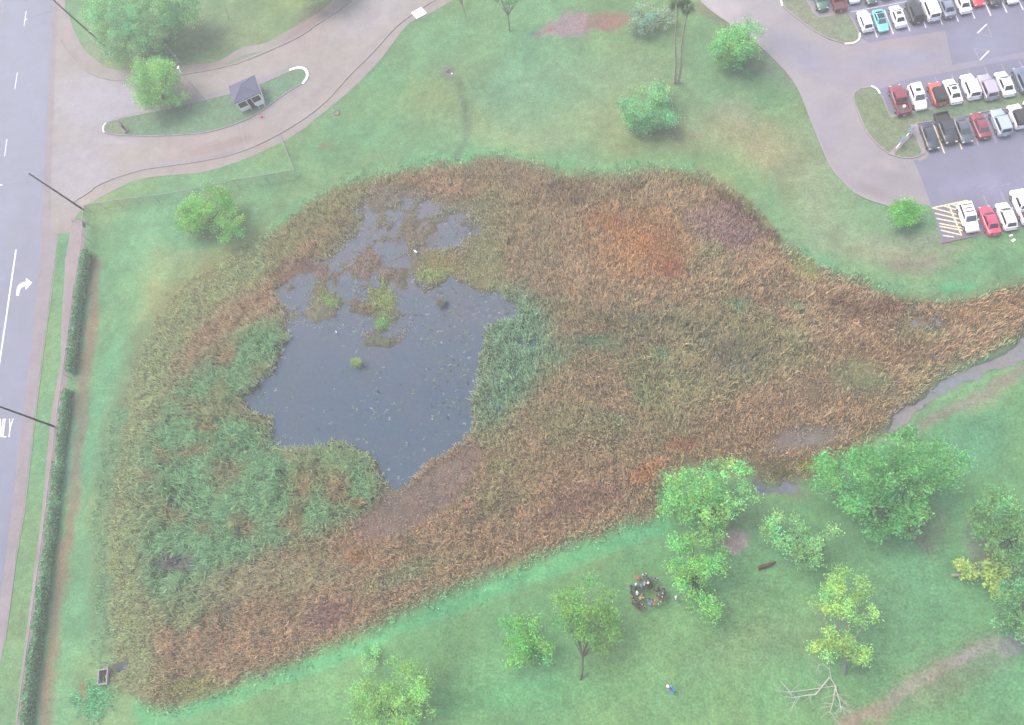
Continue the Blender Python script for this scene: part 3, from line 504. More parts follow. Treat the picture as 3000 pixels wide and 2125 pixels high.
# painted bays
DIRP = (at(2653, 340) - at(2618, 244)).normalized()
HEAD = math.atan2(DIRP.y, DIRP.x)
def stall(px, py, sign, m, L_=5.3):
    p = at(px, py); e = p + DIRP * sign * L_; d = DIRP; s = Vector((-d.y, d.x, 0)) * .08
    V = [(p + s), (p - s), (e - s), (e + s)]; V = [(v.x, v.y, .0265) for v in V]
    o = link('bay_line', np_mesh('bay_line', np.array(V), np.array([(0, 1, 2, 3)] if sign < 0 else [(0, 1, 2, 3)])), m, lot); return o
for x, y in ((2570, 110), (2617, 100), (2666, 92), (2713, 82), (2761, 73), (2808, 64), (2856, 55), (2903, 47), (2950, 38), (2998, 30)): stall(x, y, -1, M['white_line'])
for x, y in ((2686, 235), (2738, 225), (2787, 217), (2835, 205), (2885, 197), (2933, 188), (2985, 178)): stall(x, y, 1, M['faint_line'])
for k, (x, y) in enumerate(((2767, 450), (2818, 438), (2868, 430), (2919, 418), (2968, 408))): stall(x, y, -1, M['yellow_line'] if k < 2 else M['faint_line'])
for x, y in ((2882, 575), (2932, 562), (2982, 550)): stall(x, y, 1, M['faint_line'])
def zz(x, y): return (2500 + x / 4.06, 350 + y / 4.06)
for a, b in (((940, 1055), (1355, 965)), ((1130, 1010), (1285, 1380)), ((940, 1055), (1250, 1135)), ((970, 1118), (1300, 1195)), ((990, 1180), (1320, 1245)), ((1020, 1238), (1340, 1300)), ((1025, 1272), (1430, 1348)), ((1040, 1320), (1290, 1378)), ((1065, 1382), (1195, 1400)), ((1355, 965), (1505, 1330)), ((1440, 1312), (1505, 1330)), ((1070, 1030), (1240, 1080)), ((1160, 1010), (1260, 1040))):
    strip('hatch_line', [zz(*a), zz(*b)], .17, .0265 + .0012 * random.randint(0, 6), M['yellow_line'], lot)
for T in (((2863, 98), (2891, 71), (2906, 110)), ((2870, 177.5), (2897.5, 149), (2854, 142))):
    strip('triangle_line', [T[0], T[1]], .2, .0275, M['white_line'], lot)
    strip('triangle_line', [T[1], T[2]], .14, .029, M['faint_line'], lot); strip('triangle_line', [T[2], T[0]], .14, .030, M['faint_line'], lot)
for x, y, l in ((2852, 540, 8), (2870, 547, 14), (2916, 540, 9), (2912, 547, 14), (2938, 544, 6), (2953, 540, 14), (2899, 553, 6), (2920, 533, 7), (2700, 197, 12), (2768, 197, 22), (2748, 205, 10), (2676, 141, 8)):
    strip('paint_scuff', [(x - l / 2, y + l * .1), (x + l / 2, y - l * .12)], .12, .0285, M['faint_line'], lot)
strip('bay_line', [(2490, 36), (2560, 23), (2650, 6), (2760, -14), (2900, -40)], .1, .0285, M['white_line'], lot)
M['dead'] = mat('bleached dead wood', (.36, .37, .33, 1), nscale=6, namt=.2)
# ------------------------------------------------------------------ marsh plants
def blades(n_try, dens, hmul, wid, name, label, cat, box_, lean=.6, cap=None, seed=1, tuft=5, band=None, light=1.0):
    g_ = np.random.default_rng(seed); X = g_.uniform(box_[0], box_[1], n_try); Y = g_.uniform(box_[2], box_[3], n_try); px, py = proj(X, Y, 0 * X)
    D = samp(RD, px, py); keep = g_.random(n_try) < dens(px, py, D); X, Y, px, py = X[keep], Y[keep], px[keep], py[keep]; n = len(X)
    h = samp(RH, px, py) * hmul; C = samp(RB, px, py)
    X = np.repeat(X, tuft); Y = np.repeat(Y, tuft); h = np.repeat(h, tuft); C = np.repeat(C, tuft, 0); n = len(X)
    cn = fbm(X, Y, 1.3, 61, 2); X = X + g_.normal(0, .22, n); Y = Y + g_.normal(0, .22, n); z0 = hgt(*proj(X, Y, 0 * X), X, Y) - .05
    L_ = h * g_.uniform(.5, 1.25, n) * (1 + .6 * cn); a = g_.uniform(0, 2 * np.pi, n) * .75 + 2.2 * fbm(X, Y, 6, 71, 2) ; ln = g_.uniform(.15, 1, n) * lean
    dx, dy = np.cos(a), np.sin(a); wx, wy = -dy * wid / 2, dx * wid / 2
    mid = L_ * .55; tip = L_
    V = np.empty((n, 5, 3)); V[:, 0] = np.stack([X - wx, Y - wy, z0], -1); V[:, 1] = np.stack([X + wx, Y + wy, z0], -1)
    mx_, my_ = X + dx * mid * ln * .45, Y + dy * mid * ln * .45; mz = z0 + mid * np.sqrt(1 - (ln * .45) ** 2)
    V[:, 2] = np.stack([mx_ + wx, my_ + wy, mz], -1); V[:, 3] = np.stack([mx_ - wx, my_ - wy, mz], -1)
    V[:, 4] = np.stack([mx_ + dx * mid * ln, my_ + dy * mid * ln, mz + mid * np.sqrt(np.clip(1 - ln ** 2, .02, 1)) * .7], -1)
    I = np.arange(n)[:, None] * 5; Fq = I + np.array([0, 1, 2, 3]); Ft = I + np.array([3, 2, 4])
    v = np.clip(g_.normal(1.05, .34, n), .4, 2.2)[:, None]; t = g_.normal(0, .09, n)[:, None]
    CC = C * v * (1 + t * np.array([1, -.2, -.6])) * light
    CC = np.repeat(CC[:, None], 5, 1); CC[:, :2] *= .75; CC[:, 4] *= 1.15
    me = bpy.data.meshes.new(name); VV = V.reshape(-1, 3).astype(np.float32); me.vertices.add(len(VV)); me.vertices.foreach_set('co', VV.ravel())
    loops = np.concatenate([Fq, Ft], 1).astype(np.int32); me.loops.add(loops.size); me.loops.foreach_set('vertex_index', loops.ravel())
    st = (np.arange(n)[:, None] * 7 + np.array([0, 4])).ravel().astype(np.int32); me.polygons.add(len(st)); me.polygons.foreach_set('loop_start', st); me.update(calc_edges=True)
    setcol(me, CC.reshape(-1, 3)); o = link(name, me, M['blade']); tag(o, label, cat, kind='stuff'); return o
BX = (at(300, 1300).x - 12, at(3060, 900).x + 5, at(500, 2125).y - 2, at(1300, 440).y + 5)
def g_mask(px, py): return samp(np.ascontiguousarray(GR), px, py)
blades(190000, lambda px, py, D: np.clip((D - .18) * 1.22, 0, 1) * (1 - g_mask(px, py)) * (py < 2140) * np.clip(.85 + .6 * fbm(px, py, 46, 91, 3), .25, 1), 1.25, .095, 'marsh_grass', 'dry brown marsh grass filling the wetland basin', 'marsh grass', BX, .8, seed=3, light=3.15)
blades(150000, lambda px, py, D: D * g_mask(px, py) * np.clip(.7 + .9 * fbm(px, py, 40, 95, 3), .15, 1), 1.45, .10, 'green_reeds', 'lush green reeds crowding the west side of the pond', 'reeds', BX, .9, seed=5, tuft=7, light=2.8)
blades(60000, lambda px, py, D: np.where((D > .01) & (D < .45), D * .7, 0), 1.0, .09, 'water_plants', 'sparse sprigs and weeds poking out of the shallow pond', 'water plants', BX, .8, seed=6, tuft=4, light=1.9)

# floating weed on the open water
g_ = np.random.default_rng(41); n = 42000; X = g_.uniform(BX[0], BX[1], n); Y = g_.uniform(BX[2], BX[3], n); px, py = proj(X, Y, 0 * X)
WW = samp(np.maximum(P1, P2 * .7), px, py); ZZ = hgt(px, py, X, Y); pr = np.clip(.10 + .75 * fbm(px, py, 120, 401, 3) + .5 * np.clip((px - 1150) / 300, 0, 1) , .03, 1) * (py < 1500)
k = (g_.random(n) < WW * pr) & (ZZ < -.4); X, Y = X[k], Y[k]; n = len(X); q = 3; X = np.repeat(X, q) + g_.normal(0, .12, n * q); Y = np.repeat(Y, q) + g_.normal(0, .12, n * q); s_ = np.repeat(g_.uniform(.04, .2, n) , q); a = g_.uniform(0, 6.28, n * q)
V = np.stack([np.stack([X + s_ * np.cos(a + t), Y + s_ * .6 * np.sin(a + t), -.325 + g_.uniform(0, .05, n * q)], -1) for t in (0, 1.57, 3.14, 4.71)], 1)
pal = np.array([alb((166, 184, 172)), alb((140, 166, 136)), alb((104, 112, 104)), alb((196, 206, 208))]) * 1.4; cc = np.repeat(pal[g_.choice(4, n, p=[.35, .35, .2, .10])], q, 0)
o = link('floating_weed', np_mesh('floating_weed', V.reshape(-1, 3), np.arange(len(V) * 4).reshape(-1, 4), np.repeat(cc[:, None], 4, 1).reshape(-1, 3)), M['blade']); tag(o, 'scattered pale floating weed on the open pond', 'floating weed', kind='stuff')

# ------------------------------------------------------------------ leaves and trees
def leaf_mesh(name, C, size, col, g_, up=.45, jit=.2, aspect=2.0):
    n = len(C); N_ = g_.normal(size=(n, 3)); N_[:, 2] = np.abs(N_[:, 2]) + up; N_ /= np.linalg.norm(N_, axis=1)[:, None]
    A = np.cross(N_, g_.normal(size=(n, 3))); A /= np.linalg.norm(A, axis=1)[:, None] + 1e-9; B = np.cross(N_, A)
    s = size * g_.uniform(.6, 1.4, n)[:, None]; A = A * s * aspect / 2; B = B * s / 2
    V = np.stack([C - A, C - B * 1.0, C + A, C + B * 1.0], 1); Fq = np.arange(n * 4).reshape(n, 4)
    c = col * np.clip(g_.normal(1, jit, n), .5, 1.7)[:, None]
    return np_mesh(name, V.reshape(-1, 3), Fq, np.repeat(c[:, None], 4, 1).reshape(-1, 3))
def tree(name, label, lobes, col, base=None, ht=6, dens=1.0, bark='bark', tr=.18, leaf=.30, gaps=.0, seed=0, cat='tree', limbs=True, clr=1.0, group='trees around the wetland', trunk_vis=True):
    g_ = np.random.default_rng(seed + 100); cs = []; cols = []; hubs = []; c0 = np.clip(alb(np.array(col) + np.array([4, 2, 0])) * 2.75, 0, .85)
    for (x, y, rx, ry, zc) in lobes:
        c = at(x, y, zc); k = mpp(x, y, zc); a, b = rx * k, ry * k; h = min(a, b) * .75; vol = a * b
        ncl = int(max(12, 3.6 * vol * dens)); 
        for _ in range(ncl):
            v = g_.normal(size=3); v /= np.linalg.norm(v); v[2] = v[2] * .9 + .1; rr = g_.uniform(.35, 1) ** .6
            wob = 1 + .28 * math.sin(3 * math.atan2(v[1], v[0]) + seed) * .5 + g_.normal() * .08
            p = np.array([c.x + v[0] * a * rr * 1.12 * wob, c.y + v[1] * b * rr * 1.12 * wob, zc + v[2] * h * rr]); r = g_.uniform(.5, 1.05) * min(1.15, .4 + .2 * min(a, b))
            if p[2] < .5: p[2] = .5
            m_ = int(g_.uniform(38, 70) * r * r / (leaf * leaf) * .36 * clr); hubs.append(p)
            q = g_.normal(size=(m_, 3)) * r * np.array([.62, .62, .42]); cs.append(p + q)
            f = g_.choice([.72, .86, 1.0, 1.18], p=[.2, .25, .3, .25]); w_ = g_.normal(0, .13); cols.append(np.tile(c0 * f * np.array([1 + w_, 1, 1 - w_ * .5]), (m_, 1)))
    cs = np.concatenate(cs); cols = np.concatenate(cols); cs[:, 2] = np.maximum(cs[:, 2], .15)
    if base is None: base = (lobes[0][0], lobes[0][1]); z = lobes[0][4]; bw = at(lobes[0][0], lobes[0][1], z); bw = Vector((bw.x, bw.y, 0))
    else: bw = at(*base)
    root = empty(name, bw); tag(root, label, cat, group)
    me = leaf_mesh('crown', cs - np.array(bw), leaf * .38, cols, g_, jit=.3, aspect=3.0); link('crown', me, M['leaf'], root)
    T = Tubes(); cen = Vector(tuple(np.mean(hubs, 0))) - bw; fork = Vector((cen.x * .35, cen.y * .35, max(.8, cen.z * .45)))
    T.add([(0, 0, -.1), fork * .5 + Vector((.1, -.05, 0)), fork], [tr * 1.25, tr, tr * .85], 8)
    hs = sorted(hubs, key=lambda p: g_.random())[:(16 if limbs else 6)]
    for p in hs:
        e = Vector(tuple(p)) - bw; m1 = fork.lerp(e, .4) + Vector((g_.normal() * .2, g_.normal() * .2, .3)); T.add([fork, m1, m1.lerp(e, .6) + Vector((g_.normal() * .15, g_.normal() * .15, .1)), e], [tr * .6, tr * .4, tr * .22, .02], 5)
    link('trunk', T.mesh('trunk'), M[bark], root)
    return root
tree('tree', 'big loose pale green tree over the corner lawn beside the road', [(350, 30, 110, 80, 5), (450, 60, 120, 90, 6), (380, 130, 90, 50, 4.5), (520, 30, 70, 60, 6)], (150, 198, 150), (533, 190), dens=.8, bark='bark_pale', tr=.22, leaf=.32, seed=1)
tree('tree', 'round bright green tree overhanging the traffic island kerb', [(455, 240, 72, 66, 4.5), (480, 285, 60, 40, 3.5)], (156, 206, 142), (508, 316), dens=1.1, seed=2, leaf=.28)
tree('tree', 'open yellow green tree on the lawn inside the chain link fence', [(615, 620, 85, 66, 3.6), (570, 640, 50, 50, 3), (665, 660, 45, 50, 3)], (152, 205, 132), (634, 662), dens=.75, seed=3, leaf=.3, bark='bark_dark')
tree('tree', 'bushy blue green tree alone on the upper lawn above the marsh', [(1905, 315, 70, 66, 3), (1880, 340, 50, 40, 2.2)], (146, 200, 156), (1912, 335), dens=1.2, seed=4, leaf=.26)
tree('tree', 'dense green tree at the edge of the access road beside palms', [(2165, 125, 62, 56, 3.8), (2135, 160, 40, 40, 2.6)], (146, 202, 144), (2170, 165), dens=1.8, seed=5, leaf=.3)
tree('tree', 'small round bright green tree beside the yellow hatched bay', [(2648, 622, 38, 37, 2)], (142, 205, 126), (2652, 645), dens=4, seed=6, leaf=.22, tr=.1)
tree('tree', 'greyish feathery shrub like tree left of the tall palms', [(1890, 45, 50, 45, 2.4), (1945, 55, 32, 36, 2.2), (1870, 75, 30, 22, 1.6)], (160, 185, 165), (1915, 82), dens=.8, seed=7, leaf=.26, bark='bark_dark')
tree('tree', 'thin white stemmed tree cut by the top edge above the pink clearing', [(1478, -22, 42, 30, 8), (1500, 5, 18, 12, 6)], (128, 180, 138), (1492, 90), dens=.7, seed=8, leaf=.28, bark='bark_pale', tr=.12)
tree('tree', 'slender white stemmed sapling at the top edge by the drive', [(1345, -20, 20, 16, 6)], (150, 190, 155), (1365, 51), dens=.5, seed=9, leaf=.26, bark='bark_pale', tr=.07)
tree('tree', 'dark leafy tree peeking over the top edge beside the drive', [(930, -55, 90, 52, 5)], (118, 165, 128), (950, -10), dens=.9, seed=10)
tree('tree', 'large mint and lime tree at the marsh edge above the pink patch', [(2040, 1430, 90, 60, 5), (2130, 1420, 80, 60, 5.5), (2060, 1510, 95, 60, 4), (1990, 1480, 50, 50, 3.5)], (152, 208, 142), (2075, 1560), dens=.8, seed=11, leaf=.32)
tree('tree', 'drooping green tree right of the ring of people', [(2050, 1620, 80, 60, 5), (2040, 1700, 75, 60, 5), (2075, 1775, 50, 45, 3.5)], (142, 200, 132), (2028, 1712), dens=.6, seed=12, leaf=.32, bark='bark_dark')
tree('tree', 'widest spreading green tree beside the creek', [(2500, 1400, 110, 80, 6), (2620, 1350, 110, 80, 6.5), (2720, 1380, 90, 75, 6), (2600, 1470, 120, 70, 5), (2650, 1540, 50, 50, 4), (2560, 1565, 35, 25, 3), (2640, 1270, 30, 22, 5)], (126, 186, 130), (2590, 1560), dens=.75, seed=13, leaf=.34, tr=.3)
tree('tree', 'pale yellow green tree between the pink patch and the widest tree', [(2310, 1540, 75, 50, 4), (2350, 1610, 70, 60, 4), (2380, 1560, 50, 50, 4)], (152, 202, 148), (2350, 1650), dens=.6, seed=14, leaf=.32)
tree('tree', 'dark green tree with pale tips at the right edge', [(2930, 1490, 70, 70, 5.5), (2960, 1590, 80, 60, 5), (2890, 1540, 50, 60, 4.5)], (134, 180, 132), (2960, 1600), dens=1.0, seed=15, leaf=.34)
tree('tree', 'rounded green tree at the right edge above the gravel trail', [(2975, 1770, 60, 75, 4.5), (2990, 1830, 55, 40, 3.5)], (134, 182, 138), (2990, 1830), dens=1.0, seed=16, leaf=.32)
tree('tree', 'tall lime tree standing over the pale dead branches', [(2480, 1700, 60, 50, 8), (2430, 1760, 45, 35, 7), (2520, 1780, 60, 50, 7), (2450, 1870, 60, 30, 5.5), (2500, 1920, 55, 28, 4.5), (2420, 1900, 40, 30, 5)], (168, 208, 138), (2472, 1975), dens=.7, seed=17, leaf=.28, bark='bark_pale', tr=.22, clr=1.3)
tree('tree', 'olive green tree with a bare forked trunk on the lower lawn', [(1720, 1760, 85, 60, 5.5), (1760, 1840, 60, 60, 5), (1680, 1820, 60, 60, 5)], (138, 186, 122), (1702, 1992), dens=.8, seed=18, leaf=.3, bark='bark', tr=.13)
tree('tree', 'brighter low tree left of the olive tree on the lower lawn', [(1530, 1860, 60, 55, 3), (1580, 1900, 50, 50, 3), (1520, 1910, 45, 40, 2.5)], (132, 192, 122), (1560, 1900), dens=.8, seed=19, leaf=.3)
tree('tree', 'pale lime tree in two lobes cut by the bottom edge', [(1195, 2010, 70, 66, 4.5), (1090, 2050, 66, 58, 4), (1150, 2100, 90, 40, 3.5)], (160, 208, 138), (1150, 2090), dens=.9, seed=20, leaf=.26)
tree('shrub', 'small pale green shrub just above the two lobed lime tree', [(1090, 1925, 28, 32, 1.6)], (158, 208, 148), dens=1.1, seed=21, leaf=.22, tr=.06, cat='shrub', limbs=False, group='small shrubs')
tree('shrub', 'tiny lime shrub standing alone in the open pond', [(1043, 1062, 13, 11, .4)], (168, 196, 140), dens=3, seed=22, leaf=.14, tr=.04, cat='shrub', limbs=False, group='small shrubs')
tree('shrub', 'low grey brush clump in the water right of the green islet', [(1295, 888, 13, 9, .25)], (142, 146, 136), dens=1.5, seed=23, leaf=.12, tr=.04, cat='shrub', limbs=False, group='small shrubs')
tree('shrub', 'dark green shrub between the mint tree and the orange reeds', [(1955, 1440, 30, 45, 1.5)], (118, 172, 128), dens=1.1, seed=24, leaf=.25, tr=.06, cat='shrub', limbs=False, group='small shrubs')

def bare(T, p, d, L_, r, depth, g_):
    P = [p]; q = p; dd = d.copy(); rr = [r]
    for k in range(4):
        dd = (dd + Vector((g_.normal() * .22, g_.normal() * .22, g_.normal() * .12))).normalized(); q = q + dd * L_ / 4; P.append(q); rr.append(r * (1 - .17 * (k + 1)))
    T.add(P, rr, 6)
    if depth:
        for k in (2, 3, 4, 4):
            s = g_.choice([-1, 1]); nd = (dd + Vector((-dd.y * s, dd.x * s, g_.normal() * .3)) * g_.uniform(.4, 1)).normalized(); bare(T, P[k], nd, L_ * g_.uniform(.5, .75), rr[k] * .6, depth - 1, g_)
root = empty('dead_tree', at(2448, 2010)); tag(root, 'bleached dead branches sprawling below the tall lime tree', 'dead tree'); T = Tubes(); g_ = np.random.default_rng(4)
b0 = at(2448, 2010)
def arm(P, r0, depth=1, z=1.5, nb=6):
    Q = [at(x, y, z * (.3 + .7 * k / len(P))) - b0 for k, (x, y) in enumerate(P)]; T.add([Vector((0, 0, .1))] + Q if P[0] != (2448, 2010) else Q, list(np.linspace(r0, r0 * .35, len(Q) + (1 if P[0] != (2448, 2010) else 0))), 7)
    for k in range(int(nb * 1.7)):
        i = g_.integers(1, len(Q)); d = (Q[i] - Q[i - 1]).normalized(); s = g_.choice([-1, 1]); nd = (d * .6 + Vector((-d.y * s, d.x * s, .1)) * g_.uniform(.5, 1)).normalized(); bare(T, Q[i].lerp(Q[i - 1], g_.random()), nd, g_.uniform(1.0, 2.2), r0 * .3, depth, g_)
arm([(2430, 1985), (2390, 2035), (2360, 2038), (2320, 2045), (2315, 2028), (2285, 1995)], .10, 1)
arm([(2435, 1990), (2430, 1960), (2410, 1945), (2398, 1948)], .08, 1, nb=4)
arm([(2445, 2030), (2440, 2060), (2430, 2090)], .085, 1, nb=7); arm([(2450, 2025), (2460, 2055), (2465, 2085)], .08, 1, nb=7); arm([(2320, 2028), (2272, 2024)], .06, 1, nb=3)
link('trunk', T.mesh('trunk'), M['dead'], root)
# leaning tree at the right
root = empty('leaning_tree', at(2793, 1686)); tag(root, 'toppled white trunk with lime leaf clusters near the right edge', 'fallen tree'); b0 = at(2793, 1686); T = Tubes()
Q = [at(x, y, z) - b0 for x, y, z in ((2790, 1686, .2), (2815, 1684, .9), (2850, 1680, 1.7), (2890, 1677, 2.4), (2915, 1690, 2.8), (2935, 1725, 3))]; T.add(Q, [.22, .19, .13, .1, .07, .03], 8)
for x, y in ((2830, 1655), (2815, 1660), (2905, 1655), (2945, 1665), (2925, 1740), (2885, 1700)):
    T.add([Q[2 + (x > 2870)], at(x, y, 2.6) - b0], [.06, .02], 5)
link('trunk', T.mesh('trunk'), M['bark_pale'], root)
cs = []; g_ = np.random.default_rng(9)
for x, y, r in ((2828, 1662, .9), (2842, 1680, .7), (2812, 1655, .5), (2898, 1660, .8), (2905, 1690, .8), (2920, 1712, .9), (2930, 1735, .8), (2940, 1672, .8), (2895, 1680, .5)):
    q = g_.normal(size=(260, 3)) * .5; cs.append(np.array(at(x, y, 2.5) - b0) + q * r)
cs = np.concatenate(cs); link('crown', leaf_mesh('crown', cs, .19, np.tile(alb((190, 216, 140)) * 2.4, (len(cs), 1)), g_), M['leaf'], root)
# slim bare saplings in the corner lawn
for k, (P, lab) in enumerate(((((670, 55), (655, 8)), 'bare pale sapling on the corner lawn nearest the top edge'), (((651, 154), (602, 84)), 'bare grey sapling leaning beside the corner lawn sidewalk'), (((500, 162), (470, 122)), 'thin pale stem under the big loose corner tree'))):
    b = at(*P[0]); h = 5.0; t = at(P[1][0], P[1][1], h) - b; o = empty('sapling', b); tag(o, lab, 'sapling', 'bare saplings'); T = Tubes(); T.add([(0, 0, 0), t * .5 + Vector((.15, .05, 0)), t], [.07, .05, .02], 6); link('trunk', T.mesh('trunk'), M['bark_pale'], o)

# palms
def palm(base, top, h, lab, seed, green):
    g_ = np.random.default_rng(seed); b = at(*base); t = at(top[0], top[1], h) - b; root = empty('palm_tree', b); tag(root, lab, 'palm tree', 'pair of tall palms'); T = Tubes()
    P = [t * k / 8 + Vector((.12 * math.sin(k), .1 * math.cos(k * 1.3), 0)) * (1 if 0 < k < 8 else 0) for k in range(9)]; T.add(P, [.3, .2, .17, .16, .16, .15, .15, .14, .13], 9); link('trunk', T.mesh('trunk'), M['palm_bark'], root)
    V = []; Fc = []; n = 0; Cc = []
    for k in range(34):
        a = g_.uniform(0, 6.28); el = g_.uniform(-.9, 1.1); L_ = g_.uniform(1.3, 1.9); d = Vector((math.cos(a) * math.cos(el), math.sin(a) * math.cos(el), math.sin(el)))
        e = t + d * L_; dead = el < -.5; c = alb((150, 120, 95)) if dead else alb(green) * g_.uniform(.7, 1.3)
        for q in range(13):                             # fan of leaflets
            w = (q - 6) / 6 * 1.1; s = Vector((-math.sin(a), math.cos(a), 0)); u = (d * math.cos(w) + s * math.sin(w) + Vector((0, 0, -.25 * abs(w)))).normalized(); m0 = t + d * L_ * .35; m1 = m0 + u * L_ * .65; ss = u.cross(Vector((.1, .2, 1))).normalized() * .035
            V += [m0 - ss, m0 + ss, m1 + Vector((0, 0, -.15))]; Fc.append((n, n + 1, n + 2)); n += 3; Cc += [c] * 3
        ss = Vector((-math.sin(a), math.cos(a), 0)) * .02; V += [t - ss, t + ss, t + d * L_ * .4]; Fc.append((n, n + 1, n + 2)); n += 3; Cc += [c] * 3
    link('crown', np_mesh('crown', np.array([tuple(v) for v in V]), np.array(Fc), np.array(Cc)), M['leaf'], root)
palm((1976, 243), (1985, 4), 16.5, 'left of the two tall palms, paler crown and bleached trunk', 1, (150, 190, 150))
palm((1987, 243), (2013, 20), 16.0, 'right of the two tall palms, dark crown over a brown skirt', 2, (130, 172, 136))

# hedge on the fence
FB = [(268, 622), (260, 750), (240, 862), (216, 1060), (196, 1211), (162, 1510), (147, 1636), (100, 1990), (82, 2140)]
def along(P, y0, y1, n):
    pts = []; 
    for y in np.linspace(y0, y1, n):
        for (xa, ya), (xb, yb) in zip(P[:-1], P[1:]):
            if ya <= y <= yb: pts.append((xa + (xb - xa) * (y - ya) / (yb - ya), y)); break
    return pts
def hedge(y0, y1, lab, seed, dfun):
    g_ = np.random.default_rng(seed); pts = along(FB, y0, y1, 200); b = at(*pts[0]); cs = []; col = []
    for k in range(int((y1 - y0) * 26)):
        i = g_.integers(0, len(pts)); p = at(*pts[i]); yy = pts[i][1]
        if g_.random() > dfun(yy): continue
        cl = float(fbm(np.array([p.x * 2]), np.array([p.y * 2]), 2.2, 88, 2)[0]); z = g_.uniform(.05, 1.95 + .5 * cl) ; w = (.75 - .2 * abs(z - 1)) * (1 + .4 * cl)
        cs.append((p.x + g_.uniform(-.45, .9) * w + .25, p.y + g_.normal() * .15, z)); c = alb((128, 165, 134)) * g_.uniform(2.4, 5.2); col.append(c if g_.random() > .12 else alb((165, 170, 135)) * 1.8)
    cs = np.array(cs); root = empty('hedge', b); tag(root, lab, 'hedge', 'vine hedges on the roadside fence'); link('foliage', leaf_mesh('foliage', cs - np.array(b), .2, np.array(col), g_, up=.2, aspect=1.7), M['leaf'], root)
    for q in pts[::8]:
        p = at(*q) - b; T = Tubes(); T.add([p + Vector((.2, 0, 0)), p + Vector((.35, .1, 1.0)), p + Vector((.15, .2, 1.9))], [.03, .025, .01], 4); link('stem', T.mesh('stem'), M['bark_dark'], root)
hedge(745, 1095, 'shorter olive vine hedge north of the gap in the roadside greenery', 1, lambda y: 1)
hedge(1150, 2135, 'long patchy vine hedge south of the gap running to the bottom edge', 2, lambda y: (.85 + .15 * math.sin(y / 11)) if y < 1300 else (.5 + .2 * math.sin(y / 17) if y < 1720 else .7 + .15 * math.sin(y / 23)))

# ------------------------------------------------------------------ chain link fence
def chain_mat():
    m = bpy.data.materials.new('chain link mesh'); m.use_nodes = True; N = m.node_tree.nodes; L = m.node_tree.links; bs = N['Principled BSDF']; bs.inputs['Base Color'].default_value = A4((200, 205, 205)); bs.inputs['Roughness'].default_value = .5
    t = N.new('ShaderNodeBsdfTransparent'); mx = N.new('ShaderNodeMixShader'); mx.inputs[0].default_value = .24; L.new(t.outputs[0], mx.inputs[1]); L.new(bs.outputs[0], mx.inputs[2]); L.new(mx.outputs[0], N['Material Output'].inputs[0]); return m
M['chain'] = chain_mat()
def fence(P, h, lab, sp=3.2, posts=True):
    Q = ats(P); b = Q[0].copy(); root = empty('chain_link_fence', b); tag(root, lab, 'fence', 'chain link fence runs'); Q = [q - b for q in Q]
    V = []; Fc = []
    for k, q in enumerate(Q): V += [(q.x, q.y, .05), (q.x, q.y, h)]
    for k in range(len(Q) - 1): Fc.append((2 * k, 2 * k + 2, 2 * k + 3, 2 * k + 1))
    link('mesh_panel', np_mesh('mesh_panel', np.array(V), np.array(Fc)), M['chain'], root)
    T = Tubes(); T.add([q + Vector((0, 0, h)) for q in Q], [.055] * len(Q), 6); link('top_rail', T.mesh('top_rail'), M['galv'], root)
    d = 0; me = None
    for a, c in zip(Q[:-1], Q[1:]):
        L_ = (c - a).length; n = max(1, round(L_ / sp))
        for k in range(n):
            if me is None: bm = bmesh.new(); cyl(bm, (0, 0, -.1), (0, 0, h + .05), .035, n=7); me = bm_mesh('post', bm, True)
            o = link('post', me, M['galv'], root); o.location = a.lerp(c, k / n)
    o = link('post', me, M['galv'], root); o.location = Q[-1]
fence([(836, 419), (876, 520)], 2.2, 'short chain link run from the drive sidewalk down to the corner')
fence([(876, 520), (700, 549), (520, 586), (360, 606), (268, 622)], 2.2, 'chain link run crossing the lawn above the yellow green tree')
fence(FB[:], 2.2, 'long chain link run beside the road, carrying the vine hedges')

# ------------------------------------------------------------------ utility poles
def upole(base, top, h, lamp, lab, extra=True, lamp_z=9.6):
    b = at(*base); t = at(top[0], top[1], h) - b; root = empty('utility_pole', b); tag(root, lab, 'utility pole', 'utility poles along the road'); T = Tubes(); T.add([(0, 0, -.2), t * .33, t * .66, t], [.19, .17, .145, .12], 10); link('pole_shaft', T.mesh('pole_shaft'), M['pole'], root)
    k = lamp_z / h; p0 = t * k; e = at(lamp[0], lamp[1], lamp_z + .4) - b; T = Tubes(); T.add([p0, p0.lerp(e, .5) + Vector((0, 0, .25)), e], [.035, .03, .03], 6); T.add([p0 - Vector((0, 0, .5)), p0.lerp(e, .5) + Vector((0, 0, .22))], [.02, .02], 5); link('lamp_arm', T.mesh('lamp_arm'), M['galv'], root)
    d = (e - p0).normalized(); bm = bmesh.new(); sph(bm, (0, 0, 0), (.42, .19, .11), 12); bmesh.ops.transform(bm, matrix=Matrix.Translation(e + d * .3) @ Matrix.Rotation(math.atan2(d.y, d.x), 4, 'Z'), verts=bm.verts); link('lamp_head', bm_mesh('lamp_head', bm, True), M['lamp'], root)
    for s in (-1, 1):
        bm = bmesh.new(); c = t * (.97 if s > 0 else 1.0) + Vector((.55 * max(0, s) - .1, .0, .05)); cyl(bm, c, c + Vector((0, 0, .3)), .09, .05, 8); cyl(bm, t * .97, c, .02, .02, 5); link('insulator', bm_mesh('insulator', bm), M['lamp'], root)
upole((311, 139), (140, -14), 12.3, (80, 57), 'dark utility pole and street lamp at the corner lawn by the top edge', lamp_z=9.3)
upole((245, 615), (85, 509), 12.3, (6, 542), 'dark utility pole and street lamp at the corner of the fence')
upole((162, 1251), (-55, 1172), 12.3, (-120, 1230), 'dark utility pole rising from the vine hedge beside the ONLY marking')
